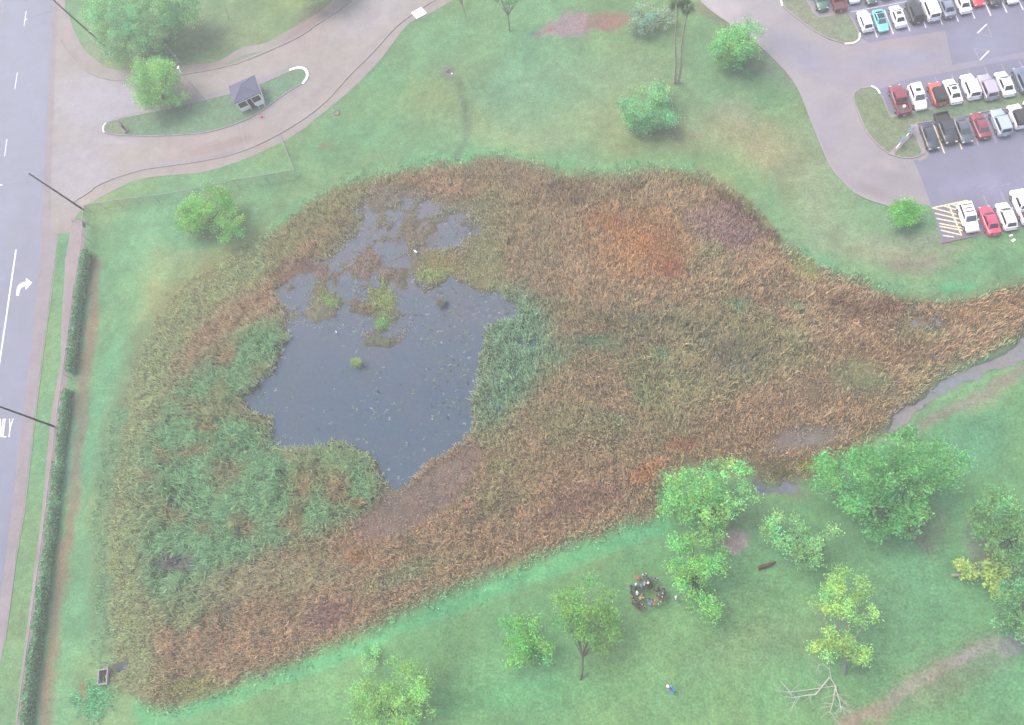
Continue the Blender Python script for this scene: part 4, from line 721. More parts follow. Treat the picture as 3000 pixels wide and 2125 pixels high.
# slim lamp post of the drive
b = at(621, 318); root = empty('street_lamp', b); tag(root, 'slim grey lamp post with a white head on the traffic island', 'street lamp'); t = at(532, 215, 7) - b; T = Tubes(); T.add([(0, 0, 0), t * .5, t], [.07, .055, .045], 8); link('pole_shaft', T.mesh('pole_shaft'), M['galv'], root)
e = at(522, 198, 7.3) - b; bm = bmesh.new(); sph(bm, e, (.22, .42, .12), 10); cyl(bm, t, e, .035, .035, 6); link('lamp_head', bm_mesh('lamp_head', bm, True), M['lamp'], root)

# ------------------------------------------------------------------ guard house
RCn = [at(x, y, 2.75) for x, y in ((668, 255), (743.5, 222), (762, 268), (688, 305))]; cen = sum(RCn, Vector()) / 4; gh = empty('guard_house', (cen.x, cen.y, 0)); tag(gh, 'small white guard house with a blue grey hipped roof on the island', 'guard house')
ex = (RCn[1] - RCn[0]).normalized(); ey = (RCn[0] - RCn[3]).normalized(); hx = (RCn[1] - RCn[0]).length / 2; hy = (RCn[0] - RCn[3]).length / 2; rz = math.atan2(ex.y, ex.x); gh.rotation_euler = (0, 0, rz)
bm = bmesh.new(); vs = [bm.verts.new(v) for v in ((-hx, hy, 2.75), (hx, hy, 2.75), (hx, -hy, 2.75), (-hx, -hy, 2.75), (0, 0, 3.95))]; lo = [bm.verts.new((v.co.x, v.co.y, 2.6)) for v in vs[:4]]
for k in range(4): bm.faces.new((vs[k], vs[(k + 1) % 4], vs[4])); bm.faces.new((vs[k], lo[k], lo[(k + 1) % 4], vs[(k + 1) % 4]))
bm.faces.new(lo); bmesh.ops.recalc_face_normals(bm, faces=bm.faces); rf = link('roof', bm_mesh('roof', bm), M['shingle'], gh)
T = Tubes()
for sx, sy in ((1, 1), (1, -1), (-1, 1), (-1, -1)): T.add([(sx * hx, sy * hy, 2.77), (0, 0, 3.97)], [.06, .06], 5)
link('ridge_cap', T.mesh('ridge_cap'), M['ridge'], rf); bm = bmesh.new(); cyl(bm, (0, 0, 3.9), (0, 0, 4.15), .12, .08, 8); link('finial', bm_mesh('finial', bm), M['ridge'], rf)
wxh, wyh = hx - .3, hy - .28; bm = bmesh.new()
def wall(bm, cx, cy, sx, sy, z0, z1): box(bm, (cx, cy, (z0 + z1) / 2), (sx, sy, z1 - z0))
wall(bm, 0, wyh, 2 * wxh, .12, 0, 2.6)
for s in (-1, 1): wall(bm, s * (wxh - .06), 0, .12, 2 * wyh - .14, 0, 1.0); wall(bm, s * (wxh - .06), -wyh + .22, .115, .3, 1.0, 2.6); wall(bm, s * (wxh - .06), wyh - .22, .115, .3, 1.0, 2.6); wall(bm, s * (wxh - .06), 0, .117, 2 * wyh - .14, 2.2, 2.595)
fw_ = wxh - .45
for s in (-1, 1): wall(bm, s * (.45 + fw_ / 2), -wyh, fw_, .12, 0, 1.0); wall(bm, s * .52, -wyh, .13, .13, 1.0, 2.6); wall(bm, s * (wxh - .1), -wyh, .2, .125, 1.0, 2.6)
wall(bm, 0, -wyh, 2 * wxh, .118, 2.2, 2.59); link('wall', bm_mesh('wall', bm), M['white'], gh)
for s in (-1, 1):
    bm = bmesh.new(); box(bm, (s * (.45 + fw_ / 2), -wyh, 1.6), (fw_ - .2, .05, 1.2)); link('window', bm_mesh('window', bm), M['glass'], gh)
    bm = bmesh.new(); box(bm, (s * (wxh - .06), 0, 1.6), (.05, 2 * wyh - .9, 1.2)); link('window', bm_mesh('window', bm), M['glass'], gh)
bm = bmesh.new(); box(bm, (0, 0, .12), (2 * wxh - .3, 2 * wyh - .3, .06)); link('floor_slab', bm_mesh('floor_slab', bm), M['stone'], gh)
bm = bmesh.new(); box(bm, (-.38, -wyh - .35, 1.05), (.05, .8, 2.0)); link('door', bm_mesh('door', bm), M['white'], gh)
bm = bmesh.new(); box(bm, (.05, -wyh - .9, .14), (1.0, 1.7, .04)); link('doorstep', bm_mesh('doorstep', bm), M['stone'], gh)
# white folding barricade
b = at(768, 312, .12); bc = empty('barricade', b, rz); tag(bc, 'white folding barricade standing right of the guard house door', 'barricade')
for s in (-1, 1):
    for t_ in (-1, 1): bm = bmesh.new(); cyl(bm, (t_ * .6, s * .35, 0), (t_ * .55, 0, 1.05), .04); link('leg', bm_mesh('leg', bm), M['white'], bc)
for z in (.55, .95):
    bm = bmesh.new(); box(bm, (0, .0, z), (1.4, .06, .2)); link('board', bm_mesh('board', bm), M['white'], bc)
# traffic cone
b = at(767, 344, .03); cn = empty('traffic_cone', b, 0); tag(cn, 'orange and white traffic cone in the drive below the guard house', 'traffic cone')
bm = bmesh.new(); box(bm, (0, 0, .03), (.5, .5, .05)); link('base', bm_mesh('base', bm), M['orange'], cn)
bm = bmesh.new(); cyl(bm, (0, 0, .05), (0, 0, .4), .22, .14, 14); cyl(bm, (0, 0, .62), (0, 0, .95), .10, .04, 14); link('cone_body', bm_mesh('cone_body', bm, True), M['orange'], cn)
bm = bmesh.new(); cyl(bm, (0, 0, .4), (0, 0, .62), .145, .10, 14); link('collar', bm_mesh('collar', bm, True), M['paper'], cn)
# monument sign on the island
b = at(366, 380, .12); mo = empty('stone_marker', b, R(-52)); tag(mo, 'grey stone entrance marker on a pale plinth at the island tip', 'stone marker')
bm = bmesh.new(); box(bm, (0, 0, .18), (2.3, .9, .36)); bmesh.ops.bevel(bm, geom=bm.edges[:], offset=.12, segments=3, affect='EDGES'); link('plinth', bm_mesh('plinth', bm), M['pale_conc'], mo)
bm = bmesh.new(); box(bm, (-.1, .05, 1.0), (1.7, .32, 1.3)); bmesh.ops.bevel(bm, geom=bm.edges[:], offset=.05, segments=2, affect='EDGES'); link('slab', bm_mesh('slab', bm), M['stone'], mo)
bm = bmesh.new(); box(bm, (-.97, .05, 1.0), (.1, .4, 1.35)); link('edge_trim', bm_mesh('edge_trim', bm), M['pale_conc'], mo)
# grated drain box
q = [at(x, y, .55) for x, y in ((287, 1962), (317, 1957), (312.6, 2005), (284, 2008))]; c = sum(q, Vector()) / 4; dr = empty('drain_box', (c.x, c.y, 0)); tag(dr, 'open concrete drain box with a dark rusty grate in lush creeper', 'drain box'); q = [Vector((p.x - c.x, p.y - c.y, 0)) for p in q]
bm = bmesh.new()
for k in range(4):
    a, d = q[k], q[(k + 1) % 4]; m_ = (a + d) / 2; ang = math.atan2((d - a).y, (d - a).x); ins = -m_.normalized() * .09; box(bm, (m_.x + ins.x, m_.y + ins.y, .25 + .002 * k), ((d - a).length - (.0 if k % 2 else .36), .18, .62), ang)
link('rim', bm_mesh('rim', bm), M['kerb'], dr)
bm = bmesh.new(); vs = [bm.verts.new((p.x * .9, p.y * .9, .22)) for p in q]; bm.faces.new(vs[::-1]); link('grate', bm_mesh('grate', bm), M['rust_grate'], dr)
bm = bmesh.new()
for k in range(1, 9):
    a = q[0].lerp(q[3], k / 9) * .88; d = q[1].lerp(q[2], k / 9) * .88; cyl(bm, (a.x, a.y, .30), (d.x, d.y, .30), .02, n=5)
link('grate_bar', bm_mesh('grate_bar', bm), M['log'], dr)
# manhole, stone, cover, litter, log, sign, post
b = at(988, 332, .02); mh = empty('manhole', b); tag(mh, 'round pinkish manhole cover on the lawn below the drive', 'manhole')
bm = bmesh.new(); cyl(bm, (0, 0, 0), (0, 0, .05), .62, n=24); link('ring', bm_mesh('ring', bm), M['log'], mh); bm = bmesh.new(); cyl(bm, (0, 0, 0), (0, 0, .075), .46, n=24); link('cover', bm_mesh('cover', bm), mat('manhole concrete', A4((196, 176, 166)), nscale=5, namt=.15), mh)
b = at(1313, 209); dp = empty('field_drain', b, .6); tag(dp, 'small dark field drain in a muddy spot on the upper lawn', 'field drain'); bm = bmesh.new(); cyl(bm, (0, 0, 0), (0, 0, .1), .42, n=12); link('ring', bm_mesh('ring', bm), M['stone'], dp); bm = bmesh.new(); box(bm, (.0, 0, .12), (.7, .35, .04)); link('grate', bm_mesh('grate', bm), M['trim'], dp)
def rock(px, py, s, name, lab, cat, m, grp=None):
    b = at(px, py); bm = bmesh.new(); bmesh.ops.create_icosphere(bm, subdivisions=2, radius=1)
    for v in bm.verts: v.co *= random.uniform(.8, 1.1)
    bmesh.ops.transform(bm, matrix=Matrix.Diagonal((s, s * .7, s * .5, 1)), verts=bm.verts); o = link(name, bm_mesh(name, bm, True), m); o.location = b + Vector((0, 0, s * .3)); tag(o, lab, cat, grp)
rock(1324, 217, .22, 'white_stone', 'small white stone beside the dark field drain', 'stone', M['paper'])
def paper(px, py, s, rz, lab):
    bm = bmesh.new(); r = bmesh.ops.create_grid(bm, x_segments=4, y_segments=4, size=s)
    for v in bm.verts: v.co.z = random.uniform(.03, .14); v.co.y *= .6
    o = link('litter', bm_mesh('litter', bm), M['paper']); o.location = at(px, py, .02); o.rotation_euler = (0, 0, rz); o.modifiers.new('s', 'SOLIDIFY').thickness = .01; tag(o, lab, 'litter', 'scraps of litter on the grass')
paper(2961, 691, .24, .3, 'white scrap of litter closer to the parked white hatchback'); paper(2968, 705, .28, .6, 'white scrap of litter lower on the grass below the white hatchback')
b = at(2245, 1658); lg = empty('log', b, math.atan2(*(at(2270, 1650) - at(2225, 1668)).yx)); tag(lg, 'rotten brown log lying on the grass below the round pink patch', 'log'); T = Tubes(); T.add([(-1.15, 0, .2), (-.6, .05, .24), (0, 0, .25), (.7, -.05, .2), (1.3, .03, .12)], [.22, .27, .26, .2, .1], 10); link('trunk', T.mesh('trunk'), M['log'], lg)
T = Tubes(); T.add([(.3, 0, .3), (.5, .3, .55)], [.07, .03], 6); link('stub', T.mesh('stub'), M['log'], lg)
P4 = [at(x, y, z) for x, y, z in ((234, 632, 2.1), (249, 641, 2.1), (246, 653, 1.2), (234, 646, 1.2))]; b = at(252, 655)
sg = empty('fence_sign', b); tag(sg, 'blank white sign board fixed to the fence near the sidewalk ramp', 'sign'); fd = (at(260, 750) - at(268, 622)).normalized(); bm = bmesh.new(); box(bm, (at(264, 672) - b) + Vector((-.09, 0, 1.55)), (1.0, .04, .95), math.atan2(fd.y, fd.x)); link('board', bm_mesh('board', bm), mat('sign board', A4((226, 236, 240))), sg)
pb = (at(264, 672) - b) + Vector((-.04, 0, 0))
for s in (-1, 1): bm = bmesh.new(); cyl(bm, pb + fd * s * .4 + Vector((0, 0, 1.2)), pb + fd * s * .4 + Vector((0, 0, 1.9)), .02); link('bracket', bm_mesh('bracket', bm), M['galv'], sg)
b = at(214, 651); rl = empty('low_rail', b); tag(rl, 'short beige rail at the sidewalk ramp beside the sign board', 'rail'); e = at(238, 646) - b; bm = bmesh.new(); cyl(bm, (0, 0, .55), (e.x, e.y, .55), .05); link('rail', bm_mesh('rail', bm), M['pale_conc'], rl)
for q_ in (Vector((0.05, 0, 0)), e * .95): bm = bmesh.new(); cyl(bm, (q_.x, q_.y, 0), (q_.x, q_.y, .55), .045); link('post', bm_mesh('post', bm), M['pale_conc'], rl)
# blue wheelchair-bay sign boards along the ramp path
for k, (bx, by, lab) in enumerate(((2638, 424, 'blue sign board low on the diagonal path, nearer the car park entrance'), (2664, 395, 'blue sign board high on the diagonal path, nearer the dark saloon'))):
    b = at(bx, by, .12); so_ = empty('bay_sign', b, R(52)); tag(so_, lab, 'sign', 'blue signs on the diagonal path'); bm = bmesh.new(); cyl(bm, (0, 0, 0), (0, 0, 1.5), .04); link('post', bm_mesh('post', bm), M['galv'], so_)
    bm = bmesh.new(); box(bm, (0, 0, 1.3), (1.2, .05, .7), 0, Matrix.Rotation(R(38), 4, 'X')); link('board', bm_mesh('board', bm), M['blue'], so_)
hr = empty('handrail', at(2620, 444, .12)); tag(hr, 'white handrail along the diagonal footpath between the blue signs', 'handrail'); T = Tubes(); d = at(2676, 380, .12) - at(2620, 444, .12)
for z in (.5, .95): T.add([Vector((0, 0, z)), d + Vector((0, 0, z))], [.045, .045], 6)
link('rail', T.mesh('rail'), M['lamp'], hr)
for k in range(5): bm = bmesh.new(); p = d * k / 4; cyl(bm, p, p + Vector((0, 0, .95)), .035); link('post', bm_mesh('post', bm), M['galv'], hr)

# birds
def bird(px, py, rz, s, lab):
    o = empty('egret', at(px, py, -.3), rz); o.scale = (s,) * 3; tag(o, lab, 'bird', 'white birds on the pond'); bm = bmesh.new(); sph(bm, (0, 0, .5), (.38, .15, .15), 12); cyl(bm, (.3, 0, .55), (.42, 0, .85), .05, .035, 8); sph(bm, (.46, 0, .88), (.09, .045, .045), 8); cyl(bm, (-.3, 0, .5), (-.55, 0, .44), .08, .02, 6); link('body', bm_mesh('body', bm, True), M['feather'], o)
    bm = bmesh.new(); cyl(bm, (.53, 0, .88), (.68, 0, .86), .018, .005, 6); link('beak', bm_mesh('beak', bm), M['black'], o)
    for y in (-.05, .05): bm = bmesh.new(); cyl(bm, (.03, y, -.1), (.0, y, .42), .015, n=5); link('leg', bm_mesh('leg', bm), M['black'], o)
bird(1220, 742, R(-45), 1.0, 'larger white egret wading left of the olive islet'); bird(987, 975, R(-60), .6, 'smaller white egret in open water near the green reeds')
# ------------------------------------------------------------------ vehicles
# x forward, y left, origin on the ground at the centre.  cabin = (x_rear_base, x_rear_top, x_front_top, x_front_base)
KIND = {
 'sedan':  dict(L=4.8, w=.90, belt=.92, hood=.86, tail=.98, roof=1.43, cab=(-1.75, -1.05, .35, 1.15), ws=.64),
 'coupe':  dict(L=4.5, w=.90, belt=.90, hood=.84, tail=.98, roof=1.36, cab=(-1.95, -.95, .25, 1.05), ws=.62),
 'hatch':  dict(L=4.5, w=.90, belt=.95, hood=.95, tail=.98, roof=1.52, cab=(-2.1, -1.65, .35, 1.15), ws=.66),
 'suv':    dict(L=4.8, w=.95, belt=1.08, hood=1.06, tail=1.1, roof=1.74, cab=(-2.3, -2.05, .35, 1.05), ws=.76),
 'van':    dict(L=5.0, w=.98, belt=1.1, hood=1.08, tail=1.1, roof=1.85, cab=(-2.42, -2.3, .8, 1.45), ws=.82),
 'jeep':   dict(L=4.3, w=.90, belt=1.1, hood=1.1, tail=1.1, roof=1.82, cab=(-2.05, -2.0, .45, .7), ws=.80),
 'pickup': dict(L=5.7, w=.99, belt=1.12, hood=1.12, tail=1.15, roof=1.86, cab=(-.75, -.55, 1.0, 1.6), ws=.80),
}
def loft(bm, st, prof):
    rings = [[bm.verts.new((x, y, z)) for y, z in prof(x, *a)] for x, *a in st]; n = len(rings[0])
    for a, b in zip(rings[:-1], rings[1:]):
        for k in range(n): bm.faces.new((a[k], a[(k + 1) % n], b[(k + 1) % n], b[k]))
    bm.faces.new(rings[0]); bm.faces.new(rings[-1][::-1])
MESH = {}
def kmesh(kind):
    if kind in MESH: return MESH[kind]
    K = KIND[kind]; L2 = K['L'] / 2; w = K['w']; out = {}; bm = bmesh.new(); xr, xrt, xft, xf = K['cab']
    def prof(x, hw, zb, zt): return [(-hw * .80, zb), (-hw, zb + .18), (-hw * 1.0, zb + (zt - zb) * .55), (-hw * .95, zt - .06), (-hw * .84, zt), (0, zt + .025), (hw * .84, zt), (hw * .95, zt - .06), (hw, zb + (zt - zb) * .55), (hw, zb + .18), (hw * .80, zb), (0, zb)]
    b, h, t = K['belt'], K['hood'], K['tail']; sq = kind in ('jeep', 'pickup', 'van')
    st = [(-L2, w * (.86 if not sq else .93), .38, t * .78), (-L2 + .10, w * .94, .26, t * .95), (-L2 + .45, w, .22, t), (xr if not kind == 'pickup' else -1.2, w, .22, max(b, t * .99)), (0, w, .2, b), (xf - .15, w, .2, b), (xf + .1, w * .995, .2, h + .02), (L2 - .75, w * .97, .22, h - .06), (L2 - .25, w * (.88 if not sq else .95), .25, h * .86), (L2 - .04, w * (.72 if not sq else .9), .34, h * .68)]
    if kind == 'pickup':
        st = [s for s in st if s[0] > -.9 or s[0] < -99]; st = [(-.85, w, .24, b)] + st; loft(bm, st, prof)
        box(bm, (-1.84, 0, .62), (1.98, 2 * w * .98, .18)); out_b = [(-L2 + .05, 0, .85, .1, 2 * w * .97, .62)]
        box(bm, (-L2 + .06, 0, .84), (.1, 2 * w * .96, .6))
        for s in (-1, 1): box(bm, (-1.84, s * (w - .06), .82), (1.97, .12, .66))
    else: loft(bm, st, prof)
    B = [(xr, w * .86), (xf, w * .86)]; Tt = [(xrt, K['ws']), (xft, K['ws'])]; zb, zt = b - .03, K['roof']
    c = bmesh.new()
    vb = [c.verts.new((xr, -w * .87, zb)), c.verts.new((xf, -w * .84, zb)), c.verts.new((xf, w * .84, zb)), c.verts.new((xr, w * .87, zb))]
    vt = [c.verts.new((xrt, -K['ws'], zt)), c.verts.new((xft, -K['ws'], zt)), c.verts.new((xft, K['ws'], zt)), c.verts.new((xrt, K['ws'], zt))]
    c.faces.new(vb[::-1]); c.faces.new(vt)
    for k in range(4): c.faces.new((vb[k], vb[(k + 1) % 4], vt[(k + 1) % 4], vt[k]))
    bmesh.ops.recalc_face_normals(c, faces=c.faces); c.normal_update()
    def gl(ids, ins, nm, lo=.04, hi=.06):
        P = [Vector(v) for v in ids]; n = (P[1] - P[0]).cross(P[3] - P[0]).normalized(); cen = sum(P, Vector()) / 4
        if n.dot(cen - Vector(((xr + xf) / 2, 0, (zb + zt) / 2))) < 0: n = -n
        def L_(u, v): return P[0].lerp(P[1], u).lerp(P[3].lerp(P[2], u), v) + n * .012
        q = bmesh.new(); vv = [q.verts.new(L_(*a)) for a in ((ins, lo), (1 - ins, lo), (1 - ins * 1.2, 1 - hi), (ins * 1.2, 1 - hi))]; f = q.faces.new(vv); f.normal_update()
        if f.normal.dot(n) < 0: f.normal_flip()
        return bm_mesh(nm, q)
    A = [v.co.copy() for v in vb]; D = [v.co.copy() for v in vt]
    out['windscreen'] = gl((A[1], A[2], D[2], D[1]), .06, 'windscreen', .1, .05); out['rear_window'] = gl((A[3], A[0], D[0], D[3]), .1, 'rear_window', .16, .08)
    out['side_window'] = [gl((A[0], A[1], D[1], D[0]), .09, 'side_window', .16, .16), gl((A[2], A[3], D[3], D[2]), .09, 'side_window', .16, .16)]
    bmesh.ops.bevel(c, geom=[e for e in c.edges if e.verts[0].co.z > zb + .1 or e.verts[1].co.z > zb + .1], offset=.05, segments=2, affect='EDGES')
    tmp = bpy.data.meshes.new('tmp'); c.to_mesh(tmp); c.free()
    if kind != 'jeep': bm.from_mesh(tmp)
    else: out['soft_top'] = tmp
    bmesh.ops.recalc_face_normals(bm, faces=bm.faces); out['body'] = bm_mesh('body', bm); me = out['body']
    me.polygons.foreach_set('use_smooth', [kind != 'pickup' or True] * len(me.polygons))
    try: me.set_sharp_from_angle(angle=R(38))
    except Exception: pass
    rr = .34 if kind in ('sedan', 'coupe', 'hatch') else .39; out['r'] = rr
    bm = bmesh.new(); cyl(bm, (0, -.12, 0), (0, .12, 0), rr, n=20); out['tyre'] = bm_mesh('tyre', bm, False)
    bm = bmesh.new(); cyl(bm, (0, -.135, 0), (0, .135, 0), rr * .62, n=12); out['rim'] = bm_mesh('rim', bm)
    bm = bmesh.new(); box(bm, (0, 0, 0), (.16, .34, .14)); bmesh.ops.bevel(bm, geom=bm.edges[:], offset=.04, segments=2, affect='EDGES'); out['headlight'] = bm_mesh('headlight', bm)
    bm = bmesh.new(); box(bm, (0, 0, 0), (.1, .26, .18)); out['taillight'] = bm_mesh('taillight', bm)
    bm = bmesh.new(); box(bm, (0, 0, 0), (.14, .2, .13)); bmesh.ops.bevel(bm, geom=bm.edges[:], offset=.03, segments=2, affect='EDGES'); out['mirror'] = bm_mesh('mirror', bm)
    bm = bmesh.new(); box(bm, (0, 0, 0), (.16, 2 * w * .88, .16)); bmesh.ops.bevel(bm, geom=bm.edges[:], offset=.05, segments=2, affect='EDGES'); out['bumper'] = bm_mesh('bumper', bm)
    bm = bmesh.new(); box(bm, (0, 0, 0), (.02, .32, .14)); out['plate'] = bm_mesh('plate', bm)
    bm = bmesh.new(); box(bm, (0, 0, 0), (.62, .75, .012)); out['sunroof'] = bm_mesh('sunroof', bm)
    bm = bmesh.new(); cyl(bm, (-.95, 0, 0), (.95, 0, 0), .035, n=6); out['roof_rail'] = bm_mesh('roof_rail', bm)
    bm = bmesh.new(); box(bm, (0, 0, 0), (.12, 1.1, .05)); out['crossbar'] = bm_mesh('crossbar', bm)
    bm = bmesh.new(); box(bm, (0, 0, 0), (1.86, 2 * w - .28, .012)); out['bed_liner'] = bm_mesh('bed_liner', bm)
    bm = bmesh.new(); box(bm, (0, 0, 0), (.5, 2 * w - .2, .35)); out['toolbox'] = bm_mesh('toolbox', bm)
    MESH[kind] = out; return out
PAINT = {}
def paintm(c):
    if c not in PAINT: PAINT[c] = mat('car paint', tuple(c) + (1,), rough=.3, spec=.5, coat=.5)
    return PAINT[c]
def part(name, me, m, parent, loc=(0, 0, 0), rot=(0, 0, 0)):
    o = bpy.data.objects.new(name, me); COL.objects.link(o); o.parent = parent; o.location = loc; o.rotation_euler = rot
    if len(me.materials) == 0: me.materials.append(None)
    o.material_slots[0].link = 'OBJECT'; o.material_slots[0].material = m; return o
NAME = {'sedan': 'sedan', 'coupe': 'coupe', 'hatch': 'hatchback', 'suv': 'suv', 'van': 'minivan', 'jeep': 'off_roader', 'pickup': 'pickup_truck'}
def car(px, py, kind, front, col, lab, extra=(), row='', dl=0, glass=None, rot=0):
    K = KIND[kind]; ms = kmesh(kind); c = at(px, py, .75); d = DIRP if front == 'down' else -DIRP; L2 = K['L'] / 2; w = K['w']
    root = empty(NAME[kind], (c.x, c.y, .025), math.atan2(d.y, d.x) + R(rot)); tag(root, lab, NAME[kind].replace('_', ' '), row); p = paintm(col); G = glass or M['glass']
    part('body', ms['body'], p, root); part('windscreen', ms['windscreen'], M['glass_pale'], root); part('rear_window', ms['rear_window'], G, root)
    for s in ms['side_window']: part('side_window', s, G, root)
    if 'soft_top' in ms: part('soft_top', ms['soft_top'], M['trim'], root)
    wb = L2 * .60; rr = ms['r']
    for sx in (-1, 1):
        for sy in (-1, 1):
            wh = part('wheel', ms['tyre'], M['tyre'], root, (sx * wb + .05, sy * (w - .10), rr)); part('rim', ms['rim'], M['rim'], wh)
    fx = L2 - (.16 if kind not in ('jeep', 'pickup', 'van') else .1)
    for sy in (-1, 1):
        part('headlight', ms['headlight'], M['lens'], root, (fx - .02, sy * w * .66, K['hood'] * .76), (0, 0, -sy * .3))
        part('taillight', ms['taillight'], M['redlens'], root, (-L2 + .06, sy * w * .72, K['tail'] * .78)); part('mirror', ms['mirror'], p if 'black_mirror' not in extra else M['trim'], root, (K['cab'][3] - .25, sy * (w + .07), K['belt'] + .04))
    part('bumper', ms['bumper'], M['chrome'] if 'chrome' in extra else p, root, (-L2 + .01, 0, .48)); part('bumper', ms['bumper'], M['trim'] if kind in ('jeep', 'pickup') else p, root, (L2 - .14, 0, .42)); part('plate', ms['plate'], M['paper'], root, (-L2 - .075, 0, .55))
    mx = (K['cab'][1] + K['cab'][2]) / 2
    if 'sunroof' in extra: part('sunroof', ms['sunroof'], M['glass'], root, (mx + .25, 0, K['roof'] + .008))
    if 'glassroof' in extra: o = part('sunroof', ms['sunroof'], M['glass'], root, (mx, 0, K['roof'] + .008)); o.scale = (1.7, 1.4, 1)
    if 'rails' in extra:
        for sy in (-1, 1): part('roof_rail', ms['roof_rail'], M['rim'], root, (mx - .05, sy * (K['ws'] - .1), K['roof'] + .05))
    if 'rack' in extra:
        for k in range(3): part('crossbar', ms['crossbar'], M['trim'], root, (mx - .7 + .6 * k, 0, K['roof'] + .06))
    if kind == 'pickup': part('bed_liner', ms['bed_liner'], M['trim'] if 'black' in extra else mat('bed liner', (.11, .07, .075, 1)), root, (-1.86, 0, .72))
    if 'toolbox' in extra: part('toolbox', ms['toolbox'], M['trim'], root, (-1.15, 0, 1.1))
    return root
WH, RED, MAR, BLK, NAVY, GRY, SIL, LBL = (.82, .82, .84), (.50, .03, .05), (.20, .03, .045), (.025, .028, .034), (.06, .08, .13), (.07, .08, .10), (.33, .34, .38), (.30, .33, .38)
r0, r1, r2, r3, r4 = ('cars in the top row cut by the frame', 'cars facing the top row', 'cars above the grass strip', 'cars below the grass strip', 'cars in the bottom row')
car(2403, -2, 'suv', 'down', (.05, .14, .09), 'dark green off road wagon with a grey roof, first of the top row', ('rails',), r0)
car(2452, -6, 'pickup', 'up', MAR, 'maroon pickup cut by the top edge beside the dark green wagon', (), r0)
car(2496, -24, 'suv', 'down', WH, 'white car nose just inside the top edge beside the maroon pickup', (), r0)
car(2546, -22, 'sedan', 'down', GRY, 'grey car cut by the top edge above the teal coupe', (), r0)
car(2590, -36, 'sedan', 'down', (.03, .05, .30), 'deep blue car just showing at the top edge', (), r0)
car(2534, 60, 'hatch', 'up', WH, 'plain white hatchback parked left of the teal coupe', (), r1)
car(2580, 60, 'coupe', 'down', (.16, .62, .62), 'bright teal coupe with a black glass roof', ('glassroof',), r1)
car(2630, 46, 'sedan', 'up', (.75, .75, .80), 'white sedan with a sunroof right of the teal coupe', ('sunroof',), r1)
car(2679, 32, 'suv', 'up', BLK, 'black wagon between the sunroof sedan and the white minivan', (), r1)
car(2725, 25, 'van', 'up', WH, 'white minivan in the upper car park row', ('chrome',), r1)
car(2773, 17, 'sedan', 'up', LBL[:0] + (.17, .20, .27), 'slate blue sedan right of the white minivan', (), r1)
car(2819, 4, 'sedan', 'up', WH, 'white sedan left of the bright red coupe', (), r1)
car(2859, -15, 'coupe', 'down', (.62, .03, .05), 'bright red coupe cut by the top edge', (), r1)
car(2906, -18, 'sedan', 'up', BLK, 'black sedan cut by the top edge right of the red coupe', (), r1)
car(2958, -23, 'hatch', 'down', WH, 'white car nosing down at the top edge near the right corner', (), r1)
car(3006, -36, 'hatch', 'down', GRY, 'dark car in the extreme top right corner', (), r1)
pk = car(2635, 293, 'pickup', 'up', MAR, 'maroon pickup with a pale bucket in its bed', (), r2)
car(2688, 285, 'suv', 'down', WH, 'white wagon with a sunroof right of the maroon pickup', ('sunroof',), r2)
car(2745, 274, 'jeep', 'up', (.55, .09, .05), 'orange red off roader with a black soft top', (), r2)
car(2791, 266, 'sedan', 'up', WH, 'white sunroof sedan right of the orange off roader', ('sunroof', ), r2)
car(2842, 253, 'suv', 'up', WH, 'smooth white wagon in the middle of the row above the grass', (), r2)
car(2892, 254, 'suv', 'up', (.36, .33, .40), 'lavender grey wagon with silver roof rails', ('rails', 'chrome'), r2)
car(2944, 244, 'sedan', 'up', (.72, .76, .80), 'pale sedan right of the lavender wagon', (), r2)
car(2997, 233, 'suv', 'up', (.12, .15, .21), 'slate wagon cut by the right edge above the grass strip', (), r2)
car(2724, 400, 'sedan', 'down', (.035, .045, .06), 'black sedan parked nearest the diagonal footpath', (), r3)
car(2771, 376, 'pickup', 'down', (.03, .033, .04), 'black crew cab pickup between two dark sedans', ('toolbox', 'black', 'chrome'), r3)
car(2822, 380, 'sedan', 'down', (.075, .095, .115), 'charcoal sedan right of the black pickup', (), r3)
car(2872, 366, 'sedan', 'up', (.22, .035, .055), 'maroon sedan below the grass strip', (), r3, glass=M['glass_pale'])
car(2931, 358, 'suv', 'up', (.34, .40, .50), 'silver blue boxy wagon right of the maroon sedan', ('chrome',), r3)
car(2981, 340, 'jeep', 'up', WH, 'white off roader below the grass strip near the right edge', (), r3)
car(3030, 330, 'suv', 'up', WH, 'white wagon clipped by the right edge below the grass strip', (), r3)
car(2836, 637, 'suv', 'down', (.80, .80, .82), 'white wagon with roof crossbars beside the yellow hatching', ('rack',), r4)
car(2899, 644, 'sedan', 'up', (.60, .05, .11), 'cherry red sedan in the bottom row', (), r4)
car(2948, 632, 'hatch', 'up', WH, 'white hatchback right of the cherry red sedan', (), r4)
car(2998, 604, 'pickup', 'up', WH, 'white pickup clipped by the right edge in the bottom row', (), r4)
# bucket in the pickup bed
bp = pk.matrix_basis @ Vector((-1.5, -.2, .735)); bk = empty('bucket', bp, 0); bk.location = pk.location + Matrix.Rotation(pk.rotation_euler.z, 3, 'Z') @ Vector((-1.6, -.2, .725)); tag(bk, 'pale bucket standing in the maroon pickup bed', 'bucket')
bm = bmesh.new(); cyl(bm, (0, 0, 0), (0, 0, .38), .2, .24, 12); link('pail', bm_mesh('pail', bm), M['lamp'], bk)

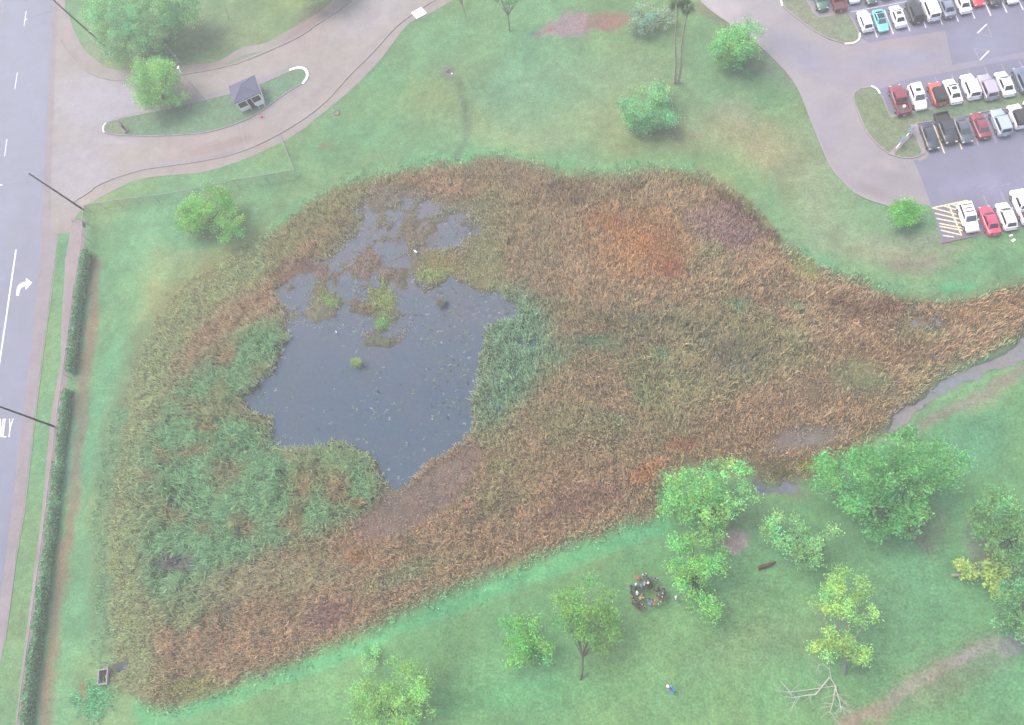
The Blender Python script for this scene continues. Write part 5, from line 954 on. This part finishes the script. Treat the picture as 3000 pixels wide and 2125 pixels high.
# ------------------------------------------------------------------ people
def skinmesh(name, verts, edges, rad, sub=1):
    me = bpy.data.meshes.new(name); me.from_pydata(verts, edges, []); o = bpy.data.objects.new('tmp', me); COL.objects.link(o)
    o.modifiers.new('s', 'SKIN').use_smooth_shade = True; me.skin_vertices[0].data[0].use_root = True
    for k, r in enumerate(rad): me.skin_vertices[0].data[k].radius = (r, r) if not isinstance(r, tuple) else r
    m2 = o.modifiers.new('u', 'SUBSURF'); m2.levels = sub; dg = bpy.context.evaluated_depsgraph_get(); out = bpy.data.meshes.new_from_object(o.evaluated_get(dg)); out.name = name
    bpy.data.objects.remove(o); return out
def pose(kind):
    # pelvis, chest, neck, head, arms, legs;  x forward
    lean = {'stand': 0.04, 'bend': .62, 'sit': .25}[kind]; pz = {'stand': .95, 'bend': .9, 'sit': .22}[kind]
    P = {}; up = Vector((math.sin(lean), 0, math.cos(lean))); P['pel'] = Vector((0, 0, pz)); P['wai'] = P['pel'] + up * .2; P['che'] = P['pel'] + up * .42; P['nek'] = P['pel'] + up * .56; P['hd0'] = P['nek'] + up * .10 + Vector((.02, 0, 0)); P['hd1'] = P['hd0'] + up * .12 + Vector((.01, 0, .02))
    for s, n in ((-1, 'R'), (1, 'L')):
        sh = P['che'] + Vector((0, s * .19, 0)) + up * .07; P['sh' + n] = sh
        if kind == 'stand': P['el' + n] = sh + Vector((.05, s * .06, -.29)); P['wr' + n] = P['el' + n] + Vector((.2, -s * .05, -.13))
        else: P['el' + n] = sh + Vector((.14, s * .05, -.24)); P['wr' + n] = P['el' + n] + Vector((.2, -s * .06, -.12))
        hp = P['pel'] + Vector((0, s * .1, -.06)); P['hp' + n] = hp
        if kind == 'sit': P['kn' + n] = hp + Vector((.42, s * .12, .22)); P['an' + n] = P['kn' + n] + Vector((.1, -s * .05, -.32)); P['to' + n] = P['an' + n] + Vector((.17, 0, -.03))
        else: P['kn' + n] = hp + Vector((.03, s * .02, -.42)); P['an' + n] = hp + Vector((-.02, s * .03, -.81)); P['to' + n] = P['an' + n] + Vector((.17, s * .02, -.05))
    return P, up
PMESH = {}
def pmesh(kind):
    if kind in PMESH: return PMESH[kind]
    P, up = pose(kind); V = []; E = []; Rr = []; ix = {}
    def add(k, p, r): ix[k] = len(V); V.append(tuple(p)); Rr.append(r)
    add('pel', P['pel'], (.14, .10)); add('wai', P['wai'], (.125, .09)); add('che', P['che'], (.15, .10)); add('nek', P['nek'], .05); add('hd0', P['hd0'], .07); add('hd1', P['hd1'], .088); add('top', P['hd1'] + up * .09, .055)
    E += [(0, 1), (1, 2), (2, 3), (3, 4), (4, 5), (5, 6)]
    for n, s in (('R', -1), ('L', 1)):
        for k, r in (('sh', .06), ('el', .042), ('wr', .028)): add(k + n, P[k + n], r)
        fwd = (P['wr' + n] - P['el' + n]).normalized(); hc = P['wr' + n] + fwd * .07; add('pa' + n, hc, (.04, .018))
        E += [(ix['che'], ix['sh' + n]), (ix['sh' + n], ix['el' + n]), (ix['el' + n], ix['wr' + n]), (ix['wr' + n], ix['pa' + n])]
        lat = Vector((0, 1, 0))
        for q in range(4):
            k0 = 'f%d%s' % (q, n); add(k0, hc + fwd * (.045 - abs(q - 1.4) * .006) + lat * (q - 1.5) * .02, .009); add(k0 + 'b', hc + fwd * (.085 - abs(q - 1.4) * .012) + lat * (q - 1.5) * .022 + Vector((0, 0, -.012)), .007); E += [(ix['pa' + n], ix[k0]), (ix[k0], ix[k0 + 'b'])]
        add('th' + n, hc - lat * s * .045 + fwd * .02, .009); E.append((ix['pa' + n], ix['th' + n]))
        for k, r in (('hp', .09), ('kn', .058), ('an', .04), ('to', .035)): add(k + n, P[k + n], r)
        E += [(ix['pel'], ix['hp' + n]), (ix['hp' + n], ix['kn' + n]), (ix['kn' + n], ix['an' + n]), (ix['an' + n], ix['to' + n])]
    body = skinmesh('body', V, E, Rr, 1)
    sh = skinmesh('shirt', [tuple(P['pel'] + up * .02), tuple(P['wai']), tuple(P['che']), tuple(P['che'] + up * .08)] + [tuple(P['sh' + n]) for n in 'RL'] + [tuple(P['sh' + n].lerp(P['el' + n], .8)) for n in 'RL'], [(0, 1), (1, 2), (2, 3), (2, 4), (2, 5), (4, 6), (5, 7)], [(.17, .12), (.15, .115), (.18, .125), (.09, .075), .078, .078, .066, .066])
    tr = skinmesh('trousers', [tuple(P['pel'])] + [tuple(P['hp' + n]) for n in 'RL'] + [tuple(P['kn' + n]) for n in 'RL'] + [tuple(P['kn' + n].lerp(P['an' + n], .9)) for n in 'RL'], [(0, 1), (0, 2), (1, 3), (2, 4), (3, 5), (4, 6)], [(.155, .115), .108, .108, .075, .075, .058, .058])
    bm = bmesh.new(); c = P['hd1'] + up * .035 - Vector((.02, 0, 0)); sph(bm, c, (.115, .105, .11), 12); bmesh.ops.delete(bm, geom=[v for v in bm.verts if (v.co - c).dot(up) < -.035 or ((v.co - c).x > .07 and (v.co - c).z < .05)], context='VERTS'); hair = bm_mesh('hair', bm, True)
    bm = bmesh.new(); sph(bm, c + up * .02, (.12, .11, .10), 12); bmesh.ops.delete(bm, geom=[v for v in bm.verts if (v.co - c).dot(up) < .0], context='VERTS'); cyl(bm, c + Vector((.04, 0, .01)), c + Vector((.04, 0, .025)), .145, n=14); cap = bm_mesh('cap', bm, True)
    bm = bmesh.new(); f = P['hd0'] + Vector((.075, 0, .045)) + Vector((up.x * .03, 0, 0)); cyl(bm, f, f + Vector((.035, 0, -.01)), .012, .016, 6); nose = bm_mesh('nose', bm, True)
    bm = bmesh.new()
    for n in 'RL': 
        for k in (0,): sph(bm, (P['an' + n] + P['to' + n]) / 2 + Vector((.0, 0, -.01)), (.14, .055, .05), 8)
    shoes = bm_mesh('shoes', bm, True)
    PMESH[kind] = dict(body=body, shirt=sh, trousers=tr, hair=hair, cap=cap, shoes=shoes, nose=nose); return PMESH[kind]
CLOTH = {}
def cloth(c):
    if c not in CLOTH: k = .85; CLOTH[c] = mat('cloth', tuple(x * k for x in c) + (1,), rough=.9)
    return CLOTH[c]
cxp, cyp = 1820 + 850 / 10.15, 1660 + 790 / 10.15; CC_ = at(cxp, cyp)
def person(zx, zy, kind, shirt, trou, lab, cap=None, face=None, abs_=False, s=1.0, hair=None, skin=None):
    px, py = (zx, zy) if abs_ else (1820 + (850 + (zx - 850) * 1.07) / 10.15, 1660 + (790 + (zy - 790) * 1.07) / 10.15); b = at(px, py, .9 if kind != 'sit' else .4); b.z = .0
    d = (CC_ - b) if face is None else Vector((math.cos(face), math.sin(face), 0)); root = empty('person', b, math.atan2(d.y, d.x)); root.scale = (s * 1.08,) * 3; tag(root, lab, 'person', 'people standing in a ring on the lawn' if not abs_ else None); ms = pmesh(kind)
    part('body', ms['body'], M['skin'] if skin is None else skin, root); part('shirt', ms['shirt'], cloth(shirt), root); part('trousers', ms['trousers'], cloth(trou), root); part('shoes', ms['shoes'], M['black'], root)
    if cap is not None: part('cap', ms['cap'], cloth(cap), root)
    else: part('hair', ms['hair'], hair or M['hair'], root)
w_, k_, n_, d_ = (.75, .76, .78), (.03, .03, .035), (.03, .04, .09), (.05, .07, .12); bl = (.14, .18, .26)
person(500, 350, 'bend', (.55, .08, .07), (.45, .09, .08), 'person all in red bending at the upper left of the ring')
person(700, 280, 'stand', (.72, .72, .70), (.6, .45, .4), 'person in white at the very top of the ring', s=1.05)
person(790, 400, 'bend', (.035, .045, .08), n_, 'person in navy leaning in beside the one in white at the top', cap=w_)
person(880, 500, 'sit', (.03, .06, .07), k_, 'person in dark green crouching inside the top of the ring')
person(1010, 400, 'stand', (.12, .14, .5), (.6, .62, .58), 'person in royal blue shirt and pale trousers at the upper right of the ring', s=1.08)
person(700, 490, 'bend', (.55, .50, .62), bl, 'person in lavender print at the upper inside of the ring')
person(590, 550, 'bend', (.22, .32, .45), bl, 'person in steel blue at the inner upper left of the ring')
person(455, 560, 'stand', (.25, .35, .48), d_, 'person in a big white cap on the upper left of the ring', cap=w_)
person(320, 610, 'stand', (.22, .16, .42), k_, 'person in violet on the far left of the ring')
person(430, 660, 'stand', (.22, .03, .12), n_, 'person in maroon between the violet one and the white cap')
person(490, 800, 'stand', (.78, .78, .85), (.5, .5, .65), 'person in bright white on the left inside of the ring', cap=w_)
person(335, 770, 'stand', (.25, .05, .09), k_, 'person in dark red on the outer left of the ring', skin=M['skin'])
person(590, 920, 'bend', (.68, .52, .22), (.62, .5, .25), 'person in yellow bending at the lower left of the ring', s=1.05)
person(375, 950, 'stand', (.55, .42, .36), k_, 'person in beige outside the one in yellow')
person(385, 1080, 'bend', (.035, .07, .05), k_, 'person in dark green stooping at the lower left of the ring')
person(500, 1140, 'sit', (.38, .36, .30), k_, 'person in grey sitting low beside the dark pair at the bottom of the ring')
person(540, 1230, 'stand', (.05, .055, .04), (.3, .07, .05), 'person in black with rust trousers at the bottom of the ring')
person(675, 1150, 'stand', (.62, .56, .52), (.25, .05, .09), 'person in cream top and maroon trousers at the bottom of the ring')
person(840, 1080, 'bend', (.20, .36, .72), (.25, .4, .7), 'person in light blue bending at the bottom right of the ring')
person(970, 1090, 'bend', (.75, .48, .2), (.6, .2, .08), 'person in orange and yellow between the two in light colours')
person(1130, 1085, 'stand', (.55, .66, .68), (.5, .55, .6), 'person in pale aqua with black hair at the lower right of the ring')
person(1150, 930, 'bend', (.5, .05, .08), (.5, .12, .08), 'person in scarlet on the right of the ring')
person(1215, 860, 'stand', (.62, .62, .75), n_, 'person in pale lilac behind the one in scarlet')
person(1090, 680, 'bend', (.035, .055, .08), k_, 'person in charcoal leaning in from the right of the ring', s=1.12)
person(1240, 690, 'stand', (.22, .22, .33), k_, 'person in slate print on the outer right of the ring')
person(1270, 800, 'stand', (.03, .04, .08), n_, 'person in navy on the outer right above the lilac one')
person(1590, 930, 'stand', (.62, .64, .62), (.3, .35, .36), 'person in white standing apart to the right of the ring', cap=(.75, .7, .68))
person(1970, 2023, 'bend', (.08, .42, .95), (.08, .4, .9), 'lone person in bright blue on the lower lawn near the bottom edge', cap=w_, face=2.4, abs_=True, s=1.25)

# ------------------------------------------------------------------ haze
def haze(dens):
    bm = bmesh.new(); box(bm, (0, 0, (H + 6 - 2) / 2), (3900, 3900, H + 6 + 2)); me = bm_mesh('haze', bm); m = bpy.data.materials.new('thin white mist'); m.use_nodes = True; N = m.node_tree.nodes; N.remove(N['Principled BSDF'])
    v = N.new('ShaderNodeVolumePrincipled'); v.inputs['Color'].default_value = (1, .99, .96, 1); v.inputs['Density'].default_value = dens; m.node_tree.links.new(v.outputs[0], N['Material Output'].inputs['Volume'])
    o = link('haze', me, m); tag(o, 'thin pale mist hanging over the whole place', 'haze', kind='stuff')
if HAZE: haze(HAZE)
